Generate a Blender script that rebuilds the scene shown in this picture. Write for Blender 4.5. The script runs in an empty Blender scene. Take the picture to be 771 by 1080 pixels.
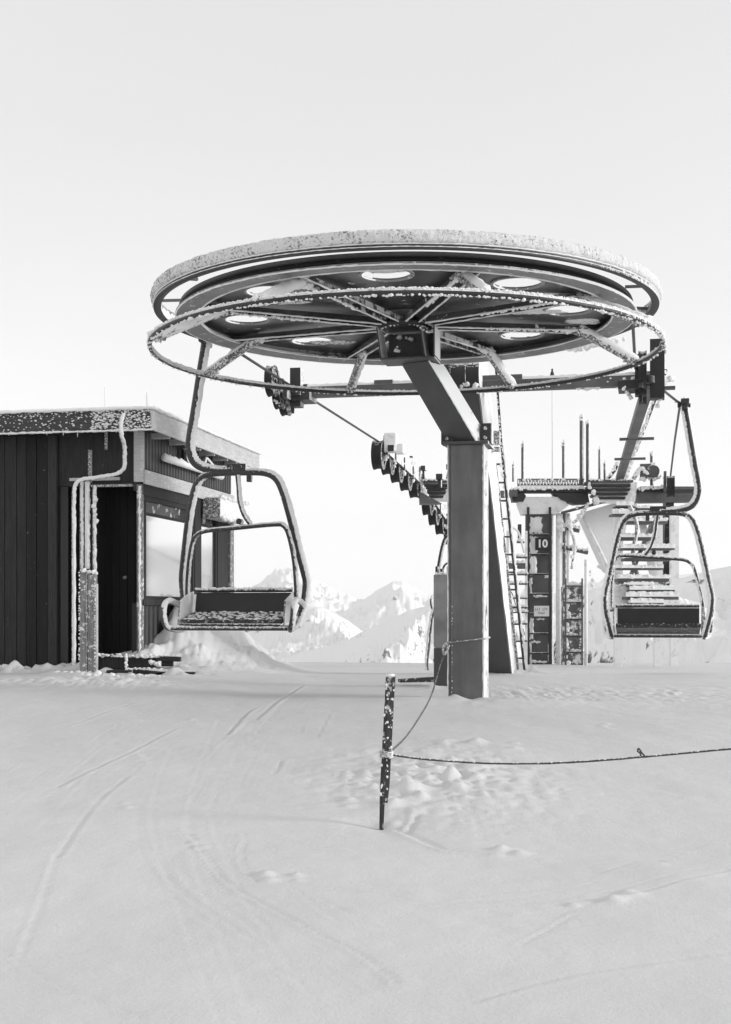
import bpy, math, random
import numpy as np
from mathutils import Vector, Matrix, noise as mnoise
rnd = random.Random(7)
F, HX, HY = 1410.0, 385.5, 645.0          # focal length (px of the 771 px wide photo), principal column, horizon row
sc = bpy.context.scene
col = sc.collection

def P(px, py, Y):
    return Vector(((px-HX)*Y/F, Y, (HY-py)*Y/F))

# ---------------------------------------------------------------- materials
def newmat(name):
    m = bpy.data.materials.new(name); m.use_nodes = True
    nt = m.node_tree
    b = nt.nodes['Principled BSDF']
    return m, nt, b

def N(nt, t, **kw):
    n = nt.nodes.new(t)
    for k, v in kw.items():
        if k.startswith('i_'): n.inputs[k[2:].replace('_', ' ')].default_value = v
        else: setattr(n, k, v)
    return n

def noise_node(nt, scale, detail=4, rough=.55, coord='Object', stretch=None):
    tc = N(nt, 'ShaderNodeTexCoord')
    n = N(nt, 'ShaderNodeTexNoise'); n.inputs['Scale'].default_value = scale
    n.inputs['Detail'].default_value = detail; n.inputs['Roughness'].default_value = rough
    if stretch:
        mp = N(nt, 'ShaderNodeMapping'); mp.inputs['Scale'].default_value = stretch
        nt.links.new(tc.outputs[coord], mp.inputs[0]); nt.links.new(mp.outputs[0], n.inputs['Vector'])
    else: nt.links.new(tc.outputs[coord], n.inputs['Vector'])
    return n

def ramp(nt, src, a, b, ca=(0,0,0,1), cb=(1,1,1,1)):
    r = N(nt, 'ShaderNodeValToRGB'); e = r.color_ramp.elements
    e[0].position = a; e[0].color = ca; e[1].position = b; e[1].color = cb
    nt.links.new(src, r.inputs[0]); return r

def g(v): return (v, v, v, 1)

def math_node(nt, op, a, b=None, clamp=False):
    m = N(nt, 'ShaderNodeMath', operation=op); m.use_clamp = clamp
    for i, x in enumerate((a, b)):
        if x is None: continue
        if isinstance(x, (int, float)): m.inputs[i].default_value = x
        else: nt.links.new(x, m.inputs[i])
    return m.outputs[0]

SNOWV = .86
def snow_mat(name, scale=60, strength=.35, val=SNOWV, scale2=9, dist=.02):
    m, nt, b = newmat(name)
    n1 = noise_node(nt, scale, 5, .7); n2 = noise_node(nt, scale2, 3)
    cr = ramp(nt, n2.outputs[0], .3, .75, g(val*.94), g(val))
    nt.links.new(cr.outputs[0], b.inputs['Base Color'])
    b.inputs['Roughness'].default_value = .75; b.inputs['Specular IOR Level'].default_value = .2
    bp = N(nt, 'ShaderNodeBump'); bp.inputs['Strength'].default_value = strength; bp.inputs['Distance'].default_value = dist
    nt.links.new(n1.outputs[0], bp.inputs['Height']); nt.links.new(bp.outputs[0], b.inputs['Normal'])
    return m

def metal_mat(name, base, rough=.5, metallic=.0, frost=.5, speck=.62, top=.6, lit_side=.65, scale=22, var=.35):
    """painted steel with rime: crystals in patches and on tops; faces towards +X are also whitened as sunlit"""
    m, nt, b = newmat(name)
    n1 = noise_node(nt, scale, 6, .7)
    n2 = noise_node(nt, scale*5, 3, .7)
    n3 = noise_node(nt, 2.2, 4, .6)
    sp = ramp(nt, n1.outputs[0], speck, speck+.06)
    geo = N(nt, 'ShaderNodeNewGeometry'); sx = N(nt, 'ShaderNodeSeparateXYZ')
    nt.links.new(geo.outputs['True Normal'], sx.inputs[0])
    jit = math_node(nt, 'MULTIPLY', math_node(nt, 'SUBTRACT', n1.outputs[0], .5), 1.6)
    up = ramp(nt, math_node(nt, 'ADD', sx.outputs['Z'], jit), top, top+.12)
    wd = ramp(nt, math_node(nt, 'ADD', sx.outputs['X'], jit), lit_side, lit_side+.12)  # right-hand faces turn white, painting the sun side into the colour
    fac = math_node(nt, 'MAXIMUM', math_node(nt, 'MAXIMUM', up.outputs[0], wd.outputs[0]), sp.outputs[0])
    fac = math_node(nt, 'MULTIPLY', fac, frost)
    cr = ramp(nt, n3.outputs[0], .3, .7, g(base*(1-var)), g(base*(1+var)))
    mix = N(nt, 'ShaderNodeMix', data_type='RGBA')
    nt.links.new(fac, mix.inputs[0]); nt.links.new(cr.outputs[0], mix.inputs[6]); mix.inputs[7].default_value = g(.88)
    nt.links.new(mix.outputs[2], b.inputs['Base Color'])
    rr = N(nt, 'ShaderNodeMix', data_type='FLOAT'); nt.links.new(fac, rr.inputs[0])
    rr.inputs[2].default_value = rough; rr.inputs[3].default_value = .85
    nt.links.new(rr.outputs[0], b.inputs['Roughness'])
    if metallic:
        mm = N(nt, 'ShaderNodeMix', data_type='FLOAT'); nt.links.new(fac, mm.inputs[0])
        mm.inputs[2].default_value = metallic; mm.inputs[3].default_value = 0
        nt.links.new(mm.outputs[0], b.inputs['Metallic'])
    bp = N(nt, 'ShaderNodeBump'); bp.inputs['Strength'].default_value = .35; bp.inputs['Distance'].default_value = .01
    hh = math_node(nt, 'ADD', fac, math_node(nt, 'MULTIPLY', n2.outputs[0], .25))
    nt.links.new(hh, bp.inputs['Height']); nt.links.new(bp.outputs[0], b.inputs['Normal'])
    return m

M = {}
M['rime'] = snow_mat('rime', 70, .5, .91, 20, .008)
M['grain'] = snow_mat('rime_grain', 110, .8, .88, 45, .02)
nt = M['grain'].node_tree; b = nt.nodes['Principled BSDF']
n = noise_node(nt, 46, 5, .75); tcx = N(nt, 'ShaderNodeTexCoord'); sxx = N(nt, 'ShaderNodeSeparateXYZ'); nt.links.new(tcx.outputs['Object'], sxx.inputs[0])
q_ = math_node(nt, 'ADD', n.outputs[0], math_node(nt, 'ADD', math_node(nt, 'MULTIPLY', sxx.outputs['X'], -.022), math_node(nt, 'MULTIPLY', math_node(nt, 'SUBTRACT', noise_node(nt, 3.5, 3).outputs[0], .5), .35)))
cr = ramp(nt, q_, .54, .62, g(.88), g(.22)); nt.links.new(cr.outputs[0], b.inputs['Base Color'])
M['bank'] = snow_mat('bank_snow', 14, .35, .86, 3, .05)
M['steel'] = metal_mat('grey_steel', .105, .55, frost=.9, speck=.70, top=.55, lit_side=.80, scale=16)
M['post'] = metal_mat('column_steel', .135, .5, frost=.8, speck=.80, top=.6, lit_side=.78, scale=5, var=.22)
M['arm'] = metal_mat('arm_steel', .072, .5, frost=.9, speck=.82, top=.7, lit_side=.50, scale=4, var=.2)
M['dark'] = metal_mat('dark_steel', .030, .5, frost=.9, speck=.70, top=.5, lit_side=.75, scale=32)
M['plate'] = metal_mat('wheel_plate', .075, .30, .35, frost=.85, speck=.61, top=.6, lit_side=.8, scale=7, var=.5)
M['spoke'] = metal_mat('wheel_spoke', .20, .45, frost=.9, speck=.60, top=.4, lit_side=.35, scale=14, var=.3)
M['frosty2'] = metal_mat('rimed_panel', .12, .6, frost=.92, speck=.50, top=.25, lit_side=.3, scale=5)
M['frosty'] = metal_mat('rimed_steel', .14, .6, frost=.92, speck=.50, top=.25, lit_side=.25, scale=46)
M['rubber'] = metal_mat('black_rubber', .008, .6, frost=.6, speck=.72, top=.75, lit_side=.95, scale=30)
M['chair'] = metal_mat('chair_tube', .035, .35, frost=.92, speck=.64, top=.35, lit_side=.42, scale=44)
M['seat'] = metal_mat('seat_shell', .018, .45, frost=.6, speck=.56, top=2.0, lit_side=2., scale=30)
M['black'] = metal_mat('black_panel', .016, .5, frost=.35, speck=.80, top=.9, lit_side=2., scale=9)
M['cable'] = metal_mat('steel_rope', .05, .5, frost=.35, speck=.7, top=.9, lit_side=1.2, scale=30)
M['pale'] = metal_mat('whitened_steel', .74, .6, frost=1., speck=.40, top=.2, lit_side=.2, scale=10, var=.15)
nt = M['post'].node_tree; b = nt.nodes['Principled BSDF']      # streaks of old melt water and grime down the steel
old = b.inputs['Base Color'].links[0].from_socket
n = noise_node(nt, 2.2, 5, .6, stretch=(5, 5, .6)); n2 = noise_node(nt, 1.7, 3, .6)
cr = ramp(nt, math_node(nt, 'ADD', n.outputs[0], math_node(nt, 'MULTIPLY', n2.outputs[0], .5)), .5, 1.0, g(.74), g(1.2))
mx = N(nt, 'ShaderNodeMix', data_type='RGBA', blend_type='MULTIPLY'); mx.inputs[0].default_value = 1
nt.links.new(old, mx.inputs[6]); nt.links.new(cr.outputs[0], mx.inputs[7]); nt.links.new(mx.outputs[2], b.inputs['Base Color'])
M['digit'] = snow_mat('white_paint', 90, .05, .8)
M['rope'] = metal_mat('frosted_rope', .25, .8, frost=.8, speck=.5, top=.4, lit_side=.5, scale=60)

def wood_mat(name, v0, v1, sx=(30, 30, 1.2), frost=.8, speck=.62):
    m, nt, b = newmat(name)
    n = noise_node(nt, 3, 5, .65, stretch=sx); n2 = noise_node(nt, 18, 5, .7)
    cr = ramp(nt, n.outputs[0], .3, .72, g(v0), g(v1))
    sp = ramp(nt, n2.outputs[0], speck, speck+.07)
    mix = N(nt, 'ShaderNodeMix', data_type='RGBA')
    nt.links.new(math_node(nt, 'MULTIPLY', sp.outputs[0], frost), mix.inputs[0])
    nt.links.new(cr.outputs[0], mix.inputs[6]); mix.inputs[7].default_value = g(.82)
    nt.links.new(mix.outputs[2], b.inputs['Base Color']); b.inputs['Roughness'].default_value = .8
    bp = N(nt, 'ShaderNodeBump'); bp.inputs['Strength'].default_value = .5; bp.inputs['Distance'].default_value = .01
    nt.links.new(n.outputs[0], bp.inputs['Height']); nt.links.new(bp.outputs[0], b.inputs['Normal'])
    return m
M['darkwood'] = wood_mat('dark_boards', .009, .04, frost=.6, speck=.68)
M['greywood'] = wood_mat('weathered_wood', .10, .32, frost=.9, speck=.55)
M['stake'] = wood_mat('stake_wood', .015, .06, frost=.7, speck=.57)
M['fascia'] = wood_mat('fascia_board', .03, .09, (1.2, 1.2, 20), frost=.7, speck=.66)
M['palewood'] = wood_mat('rimed_lit_board', .42, .62, (1.2, 1.2, 20), frost=.5, speck=.56)  # shared by rimed boards and the side fascia painted as sunlit
M['wallmetal'] = metal_mat('corrugated_sheet', .10, .45, .3, frost=.55, speck=.66, top=.8, lit_side=2., scale=9)

m, nt, b = newmat('window_glass'); b.inputs['Base Color'].default_value = g(.93); b.inputs['Metallic'].default_value = .95
b.inputs['Roughness'].default_value = .06; M['glass'] = m
n = noise_node(nt, 2.5, 3); bp = N(nt, 'ShaderNodeBump'); bp.inputs['Strength'].default_value = .06
nt.links.new(n.outputs[0], bp.inputs['Height']); nt.links.new(bp.outputs[0], b.inputs['Normal'])

# ground snow
def ground_mat():
    m, nt, b = newmat('piste_snow')
    n1 = noise_node(nt, 55, 6, .75); n2 = noise_node(nt, 1.1, 4, .6); n3 = noise_node(nt, 6, 5, .6)
    cr = ramp(nt, n2.outputs[0], .3, .7, g(.68), g(.73)); nt.links.new(cr.outputs[0], b.inputs['Base Color'])
    b.inputs['Roughness'].default_value = .7; b.inputs['Specular IOR Level'].default_value = .25
    h = math_node(nt, 'ADD', math_node(nt, 'MULTIPLY', n1.outputs[0], .012), math_node(nt, 'MULTIPLY', n3.outputs[0], .03))
    bp = N(nt, 'ShaderNodeBump'); bp.inputs['Strength'].default_value = .38; bp.inputs['Distance'].default_value = 1.
    nt.links.new(h, bp.inputs['Height']); nt.links.new(bp.outputs[0], b.inputs['Normal'])
    return m
M['ground'] = ground_mat()

def mountain_mat(name, scale, thr, rock=.12):
    m, nt, b = newmat(name)
    n1 = noise_node(nt, scale, 8, .72); n2 = noise_node(nt, scale*.22, 4, .6)
    geo = N(nt, 'ShaderNodeNewGeometry'); sx = N(nt, 'ShaderNodeSeparateXYZ'); nt.links.new(geo.outputs['Normal'], sx.inputs[0])
    s = math_node(nt, 'ADD', math_node(nt, 'ADD', n1.outputs[0], math_node(nt, 'MULTIPLY', n2.outputs[0], .5)),
                  math_node(nt, 'MULTIPLY', math_node(nt, 'SUBTRACT', .9, sx.outputs['Z']), .25))
    cr = ramp(nt, s, thr, thr+.05, g(.88), g(rock)); nt.links.new(cr.outputs[0], b.inputs['Base Color'])
    b.inputs['Roughness'].default_value = .9; b.inputs['Specular IOR Level'].default_value = 0
    return m

# ---------------------------------------------------------------- mesh builder
class MB:
    def __init__(s): s.v = []; s.f = []
    def add(s, vs, fs):
        o = len(s.v); s.v += [tuple(x) for x in vs]; s.f += [tuple(i+o for i in f) for f in fs]; return s
    def hexa(s, p):   # 8 corners: bottom 4 ccw, top 4 ccw
        return s.add(p, [(3,2,1,0), (4,5,6,7), (0,1,5,4), (1,2,6,5), (2,3,7,6), (3,0,4,7)])
    def box(s, c, size, ax=None, yaw=0, bev=0):
        c = Vector(c); hx, hy, hz = [d/2 for d in size]
        if ax is None:
            cs, sn = math.cos(yaw), math.sin(yaw); X, Y, Z = Vector((cs, sn, 0)), Vector((-sn, cs, 0)), Vector((0,0,1))
        else: X, Y, Z = ax
        q = []
        for z in (-hz, hz):
            for x, y in ((-hx,-hy), (hx,-hy), (hx,hy), (-hx,hy)): q.append(c+X*x+Y*y+Z*z)
        return s.hexa(q)
    def beam(s, a, b, w, h, up=Vector((0,0,1)), w2=None, h2=None):
        """rectangular bar from a to b, w across, h along 'up'"""
        a, b = Vector(a), Vector(b); d = (b-a).normalized(); side = d.cross(up).normalized(); u = side.cross(d)
        w2 = w if w2 is None else w2; h2 = h if h2 is None else h2
        q = []
        for p, ww, hh in ((a, w, h), (b, w2, h2)):
            q += [p-side*ww/2-u*hh/2, p+side*ww/2-u*hh/2, p+side*ww/2+u*hh/2, p-side*ww/2+u*hh/2]
        return s.hexa(q)
    def tube(s, pts, r, n=10, closed=False, lump=0, seed=0, smooth_path=0, caps=True):
        pts = [Vector(p) for p in pts]
        if smooth_path: pts = spline(pts, smooth_path, closed)
        rr = r if isinstance(r, (list, tuple)) else [r]*len(pts)
        R = random.Random(seed); L = len(pts); rings = []
        up = Vector((0,0,1)); prev = None
        for i, p in enumerate(pts):
            if closed: d = pts[(i+1)%L]-pts[i-1]
            else: d = pts[min(i+1, L-1)]-pts[max(i-1, 0)]
            d.normalize()
            if prev is None:
                ref = up if abs(d.z) < .9 else Vector((0,1,0)); sd = d.cross(ref).normalized()
            else: sd = (prev-d*prev.dot(d)).normalized()
            prev = sd; u2 = sd.cross(d)
            ring = []
            for k in range(n):
                a = 2*math.pi*k/n
                q = rr[min(i, len(rr)-1)]*(1+(R.uniform(-lump, lump) if lump else 0))
                ring.append(p+sd*math.cos(a)*q+u2*math.sin(a)*q)
            rings.append(ring)
        vs = [v for rg in rings for v in rg]; fs = []
        m = L if closed else L-1
        for i in range(m):
            j = (i+1)%L
            for k in range(n):
                k2 = (k+1)%n; fs.append((i*n+k, i*n+k2, j*n+k2, j*n+k))
        if not closed and caps: fs.append(tuple(range(n-1,-1,-1))); fs.append(tuple((L-1)*n+k for k in range(n)))
        return s.add(vs, fs)
    def cyl(s, a, b, r, n=24, r2=None):
        return s.tube([a, b], [r, r if r2 is None else r2], n)
    def lathe(s, prof, c=(0,0,0), n=64, closed_prof=False, axis=None):
        """profile [(r,z)] about axis (default z) at c"""
        c = Vector(c)
        if axis is None: X, Y, Z = Vector((1,0,0)), Vector((0,1,0)), Vector((0,0,1))
        else:
            Z = Vector(axis).normalized(); X = Z.cross(Vector((0,0,1)) if abs(Z.z) < .9 else Vector((1,0,0))).normalized(); Y = Z.cross(X)
        vs = []; m = len(prof)
        for i in range(n):
            a = 2*math.pi*i/n
            for r, z in prof: vs.append(c+X*r*math.cos(a)+Y*r*math.sin(a)+Z*z)
        fs = []
        for i in range(n):
            j = (i+1)%n
            for k in range(m if closed_prof else m-1):
                k2 = (k+1)%m; fs.append((i*m+k, j*m+k, j*m+k2, i*m+k2))
        return s.add(vs, fs)
    def prism(s, poly, off):
        n = len(poly); off = Vector(off); a = [Vector(p) for p in poly]; b2 = [p+off for p in a]
        return s.add(a+b2, [tuple(range(n-1,-1,-1)), tuple(range(n, 2*n))]+[(i, (i+1)%n, (i+1)%n+n, i+n) for i in range(n)])
    def lump(s, c, r, R, sq=(1,1,1)):
        """small irregular clot of rime"""
        t = (1+5**.5)/2
        vv = [(-1,t,0),(1,t,0),(-1,-t,0),(1,-t,0),(0,-1,t),(0,1,t),(0,-1,-t),(0,1,-t),(t,0,-1),(t,0,1),(-t,0,-1),(-t,0,1)]
        ff = [(0,11,5),(0,5,1),(0,1,7),(0,7,10),(0,10,11),(1,5,9),(5,11,4),(11,10,2),(10,7,6),(7,1,8),(3,9,4),(3,4,2),(3,2,6),(3,6,8),(3,8,9),(4,9,5),(2,4,11),(6,2,10),(8,6,7),(9,8,1)]
        c = Vector(c)
        return s.add([c+Vector((x*sq[0],y*sq[1],z*sq[2]))*(r/1.9*R.uniform(.65, 1.25)) for x,y,z in vv], ff)
    def crust(s, pts, r, step=None, off=(0,0,0), seed=0, gap=.15, spread=.5, smooth_path=0, closed=False, sq=(1,1,1)):
        pts = [Vector(p) for p in pts]
        if smooth_path: pts = spline(pts, smooth_path, closed)
        if closed: pts = pts+[pts[0]]
        R = random.Random(seed); step = (step or r*.8)*.62; r = r*.60; off = Vector(off)
        for a, b2 in zip(pts, pts[1:]):
            L = (b2-a).length; k = max(1, int(L/step+R.random()))
            for i in range(k):
                if R.random() < gap: continue
                p = a.lerp(b2, (i+R.random())/k)+off+Vector([R.uniform(-1,1)*r*spread for _ in range(3)])
                s.lump(p, r*R.uniform(.5, 1.25), R, sq)
        return s
    def build(s, name, mat, parent=None, smooth=False, bevel=0, origin=None):
        me = bpy.data.meshes.new(name); me.from_pydata(s.v, [], s.f); me.update()
        o = bpy.data.objects.new(name, me); col.objects.link(o)
        if mat: me.materials.append(mat)
        if smooth: me.shade_smooth()
        if parent is not None:
            o.parent = parent
            wm = world_of(parent)
            me.transform(wm.inverted())
        elif origin is not None:
            me.transform(Matrix.Translation(-Vector(origin))); o.location = origin
        if bevel:
            bm_ = o.modifiers.new('bevel', 'BEVEL'); bm_.width = bevel; bm_.segments = 2; bm_.limit_method = 'ANGLE'
        if smooth and bevel: pass
        return o

def world_of(o):
    m = Matrix.Identity(4)
    while o is not None:
        m = Matrix.LocRotScale(o.location, o.rotation_euler, o.scale) @ m; o = o.parent
    return m

def spline(pts, k, closed=False):
    out = []; L = len(pts)
    rng = range(L if closed else L-1)
    for i in rng:
        if closed: a, b, c, d = pts[i-1], pts[i], pts[(i+1)%L], pts[(i+2)%L]
        else: a, b, c, d = pts[max(i-1,0)], pts[i], pts[i+1], pts[min(i+2, L-1)]
        for j in range(k):
            t = j/k; t2 = t*t; t3 = t2*t
            out.append(.5*((2*b)+(c-a)*t+(2*a-5*b+4*c-d)*t2+(3*b-a-3*c+d)*t3))
    if not closed: out.append(pts[-1])
    return out

def _stuff():
    for o in bpy.data.objects:
        if o.name.split('.')[0] in ('rime','snow_lumps','caked_snow'): o['kind'] = 'stuff'
def tag(o, label=None, cat=None, group=None, kind=None):
    if label: o['label'] = label
    if cat: o['category'] = cat
    if group: o['group'] = group
    if kind: o['kind'] = kind
    return o
def empty(name, loc, rz, label, cat, group=None):
    o = bpy.data.objects.new(name, None); col.objects.link(o); o.empty_display_size = .2
    o.location = loc; o.rotation_euler = (0,0,rz); return tag(o, label, cat, group)
def copy_tree(o, parent=None):
    c = o.copy(); col.objects.link(c); c.parent = parent
    for ch in [x for x in bpy.data.objects if x.parent == o]: copy_tree(ch, c)
    return c

# ---------------------------------------------------------------- lift line frame
TH = math.radians(12)
u = Vector((math.sin(TH), math.cos(TH), 0)); v = Vector((math.cos(TH), -math.sin(TH), 0)); Z = Vector((0,0,1))
WC = Vector((.36, 12.2, 0))
def U(s, l, z): return WC+u*s+v*l+Z*z
YAW = -TH

# ---------------------------------------------------------------- ground
TRK = [
 ([(200,880),(235,925),(280,955),(330,985),(380,1010),(420,1040)], .035, .014),
 ([(258,880),(255,910),(272,930)], .03, .012), ([(60,830),(110,805),(185,770)], .05, .014), ([(60,905),(100,850),(135,820)], .05, .010),
 ([(60,900),(40,960),(20,1010)], .04, .010),
 ([(70,765),(140,742),(205,730)], .05, .02), ([(240,775),(262,752),(270,748)], .05, .02), ([(318,775),(324,758)], .03, .008),
 ([(335,780),(350,752)], .03, .008), ([(290,820),(298,805)], .04, .014), ([(270,760),(320,722)], .06, .018),
 ([(335,798),(386,799),(450,806)], .05, .010), ([(335,948),(370,966)], .03, .014), ([(300,930),(386,942),(470,958),(560,968)], .035, .010),
 ([(605,966),(575,985),(545,1002)], .03, .014), ([(420,872),(450,886),(480,895),(560,900),(700,905)], .10, .02), ([(440,860),(430,874)], .06, .02),
 ([(620,955),(680,940),(771,915)], .05, .010), ([(500,1060),(620,1030),(771,1010)], .03, .010), ([(0,1000),(60,1040),(150,1075)], .03, .010),
 ([(180,790),(160,860),(190,960),(230,1079)], .04, .004), ([(230,760),(200,850),(212,930),(260,1060)], .04, .004), ([(300,740),(230,830),(245,920),(330,1060)], .04, .004),
]
def base_z(x, y):
    z = -1.70+.0665*y
    y0 = 12.2
    k = np.clip(y-y0, 0, None)
    z = z-np.where(k < 4.5, .0100*k*k, .0100*20.25+.090*(k-4.5))     # rounds over the crest
    z = z+.012*(1-np.clip((y-3)/12, 0, 1))*0
    # left side stays a little higher near the shed
    z = z+.075*np.exp(-((x+3.2)/1.9)**2-((y-16.8)/2.6)**2)
    far = np.clip(y-27, 0, None); z = z-far*.34
    side = np.clip(np.abs(x)-14, 0, None); z = z-side*.10*np.clip((y+5)/20, 0, 1)
    return np.maximum(z, -620.)
def ray_ground(px, py):
    lo, hi = 2., 24.
    for Yt in np.arange(2., 20, .01):
        if (HY-py)*Yt/F <= base_z(np.float64((px-HX)*Yt/F), np.float64(Yt)): return ((px-HX)*Yt/F, Yt)
    return ((px-HX)*16/F, 16.)
GX = np.concatenate([-np.geomspace(9000, 7.2, 70), np.arange(-7.1, -3.3, .035), np.arange(-3.29, 3.3, .018), np.arange(3.31, 7.1, .035), np.geomspace(7.2, 9000, 70)])
GY = np.concatenate([-np.geomspace(4000, 2.2, 24), np.arange(2., 4.2, .035), np.arange(4.2, 9.2, .018), np.arange(9.22, 19.5, .040), np.geomspace(19.6, 12000, 90)])
XX, YY = np.meshgrid(GX, GY)
ZZ = base_z(XX, YY)
near = (np.abs(XX) < 7.6) & (YY > 1.9) & (YY < 22)
def vnoise(x, y, sc_, seed):
    """value noise, bicubic-smooth, vectorised"""
    rs = np.random.RandomState(seed); T = rs.rand(256, 256)
    a, b2 = x*sc_+100, y*sc_+100; i, j = np.floor(a).astype(int), np.floor(b2).astype(int); fa, fb = a-i, b2-j
    fa, fb = fa*fa*(3-2*fa), fb*fb*(3-2*fb); i %= 256; j %= 256; i1, j1 = (i+1)%256, (j+1)%256
    return (T[i,j]*(1-fa)+T[i1,j]*fa)*(1-fb)+(T[i,j1]*(1-fa)+T[i1,j1]*fa)*fb-.5
dz = vnoise(XX, YY, .35, 1)*.05+vnoise(XX, YY, 1.1, 2)*.018+vnoise(XX+YY*.4, YY*.5, 3.2, 3)*.010+vnoise(XX, YY, 9, 4)*.004
# churned snow around the stake and clods, trampled strip behind the column
sk = ray_ground(403, 868); ck = ray_ground(455, 830)
ch = np.exp(-((XX-ck[0])/.62)**2-((YY-ck[1]-.2)/.95)**2)
rough = np.abs(vnoise(XX, YY, 7, 5))*1.0+np.abs(vnoise(XX, YY, 15, 6))*.7
dz += ch*(rough*.085)+.02*ch
ch2 = np.exp(-((XX-2.5)/1.6)**4-((YY-13.6)/.9)**2); dz += ch2*(rough*.05-.02)
ch3 = np.exp(-((XX+3.6)/1.6)**4-((YY-14.2)/.6)**2); dz += ch3*(rough*.08)
# deep smooth hollow right of the stake
dz += -.05*np.exp(-((XX-1.3)/1.0)**2-((YY-7.4)/.8)**2)
dz *= np.where(near, 1, np.clip(30/np.hypot(XX, YY), 0, 1))
# windblown bank beside the shed
def bump(x0, y0, sx_, sy_, h, a=0):
    c, s_ = math.cos(a), math.sin(a); X_, Y_ = XX-x0, YY-y0
    return h*np.exp(-((c*X_+s_*Y_)/sx_)**2-((-s_*X_+c*Y_)/sy_)**2)
mound = bump(-2.35, 17.2, .55, 1.1, .50, -.2)+bump(-1.95, 17.6, .62, 1.2, .26)+bump(-1.6, 18.2, .55, 1.2, .10)
mound = np.where(mound > .02, mound*(1+vnoise(XX, YY, 2.2, 8)*.9+vnoise(XX, YY, 5.5, 9)*.5)+rough*.10*np.clip(mound*5, 0, 1), mound)
dz += mound
# scour around the posts
for (x0, y0, r0, h) in ((1.01, 12.9, .42, .07), (-2.75, 15.35, .45, .09), (sk[0], sk[1], .16, .03)): dz += -h*np.exp(-(((XX-x0)**2+(YY-y0)**2)/r0**2))
dz += bump(1.45, 12.5, .7, .2, .05)+bump(.45, 12.6, .4, .2, .045)+bump(1.0, 12.55, .35, .12, .03)*(1+2*vnoise(XX, YY, 8, 12))
RT = random.Random(77)
def flow(kind, off):
    if kind == 0: base = [(330+off*.5,722),(262+off*.7,775),(222+off,830),(205+off,880),(232+off,930),(300+off,985),(400+off,1050)]
    elif kind == 1: base = [(215,722+off*.2),(150,752+off*.5),(90,790+off),(30,840+off*1.5),(-30,900+off*2)]
    else: base = [(470,960+off*.3),(560,955+off*.5),(650,935+off*.7),(780,900+off)]
    return base
for _ in range(80):
    kind = RT.choice((0,0,0,1,1,2)); off = RT.gauss(0, 34 if kind == 0 else 26); B_ = spline([Vector((a, b2, 0)) for a, b2 in flow(kind, off)], 6)
    L_ = RT.randint(2, 9); i0 = RT.randint(0, max(0, len(B_)-L_-1)); seg = B_[i0:i0+L_+1]
    TRK.append(([(p.x, p.y) for p in seg], RT.uniform(.018,.035), RT.uniform(.002,.0055)))
lump3 = np.clip(vnoise(XX, YY, 6, 21)+vnoise(XX, YY, 13, 22)*.6+.25, 0, 1)
for (x0, y0, rx, ry, h) in ((.84, 12.70, .16, .10, .06), (1.15, 12.68, .22, .10, .05), (.80, 14.1, .28, .14, .05), (1.95, 17.2, .5, .25, .07), (sk[0]+.06, sk[1], .10, .08, .035), (-3.1, 15.5, .5, .16, .08), (-4.6, 15.95, 1.6, .22, .12), (-2.3, 15.35, .5, .18, .05)):
    dz += h*2*lump3*np.exp(-((XX-x0)/rx)**2-((YY-y0)/ry)**2)
for pts, w, dep in TRK:
    W = spline([Vector((*ray_ground(*p), 0)) for p in pts], 8)
    for a, b2 in zip(W, W[1:]):
        dx, dy = b2.x-a.x, b2.y-a.y; L2 = dx*dx+dy*dy+1e-9
        m_ = (XX > min(a.x, b2.x)-.4) & (XX < max(a.x, b2.x)+.4) & (YY > min(a.y, b2.y)-.4) & (YY < max(a.y, b2.y)+.4)
        if not m_.any(): continue
        t = ((XX[m_]-a.x)*dx+(YY[m_]-a.y)*dy)/L2; ok = (t >= 0) & (t < 1)
        d = ((XX[m_]-a.x)*dy-(YY[m_]-a.y)*dx)/math.sqrt(L2)
        w_ = w*.5; pr = -dep*.5*np.exp(-(d/(w_*.5))**2)+dep*.35*np.exp(-((d-w_)/(w_*.6))**2)
        tmp = dz[m_]; tmp += np.where(ok, pr, 0); dz[m_] = tmp
# small clods
R = random.Random(3)
for px, py, r in [(505,785,.10),(470,785,.07),(545,790,.05),(635,765,.04),(525,895,.07),(545,893,.05),(278,925,.05),(310,925,.05),(650,950,.06),(665,945,.05),(600,958,.03),
                  (430,838,.09),(445,845,.07),(415,850,.07),(460,820,.08),(478,826,.06),(395,840,.06),(380,830,.05),(372,850,.05),(205,760,.04),(150,800,.04),(130,850,.04),(208,893,.04),(590,830,.03)]:
    for q in range(3):
        gx_, gy_ = ray_ground(px+R.uniform(-6,6), py+R.uniform(-4,4))
        dz += (r*.20)*np.clip(1.5*np.exp(-(((XX-gx_)**2+(YY-gy_)**2)/(r*R.uniform(.4,.8))**2))*(1+.8*vnoise(XX, YY, 16, 13)), 0, 1)
ZG = ZZ+dz
nx, ny = len(GX), len(GY)
co = np.stack([XX, YY, ZG], -1).reshape(-1, 3)
ii = np.arange(ny-1)[:, None]*nx+np.arange(nx-1)[None, :]
fc = np.stack([ii, ii+1, ii+nx+1, ii+nx], -1).reshape(-1, 4)
me = bpy.data.meshes.new('snow_ground'); me.vertices.add(len(co)); me.vertices.foreach_set('co', co.astype(np.float32).ravel())
me.loops.add(fc.size); me.loops.foreach_set('vertex_index', fc.ravel().astype(np.int32))
me.polygons.add(len(fc)); me.polygons.foreach_set('loop_start', (np.arange(len(fc))*4).astype(np.int32)); me.polygons.foreach_set('loop_total', np.full(len(fc), 4, np.int32))
me.update(calc_edges=True); me.materials.append(M['ground']); me.shade_smooth()
go = bpy.data.objects.new('snow_ground', me); col.objects.link(go); tag(go, kind='structure')
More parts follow.
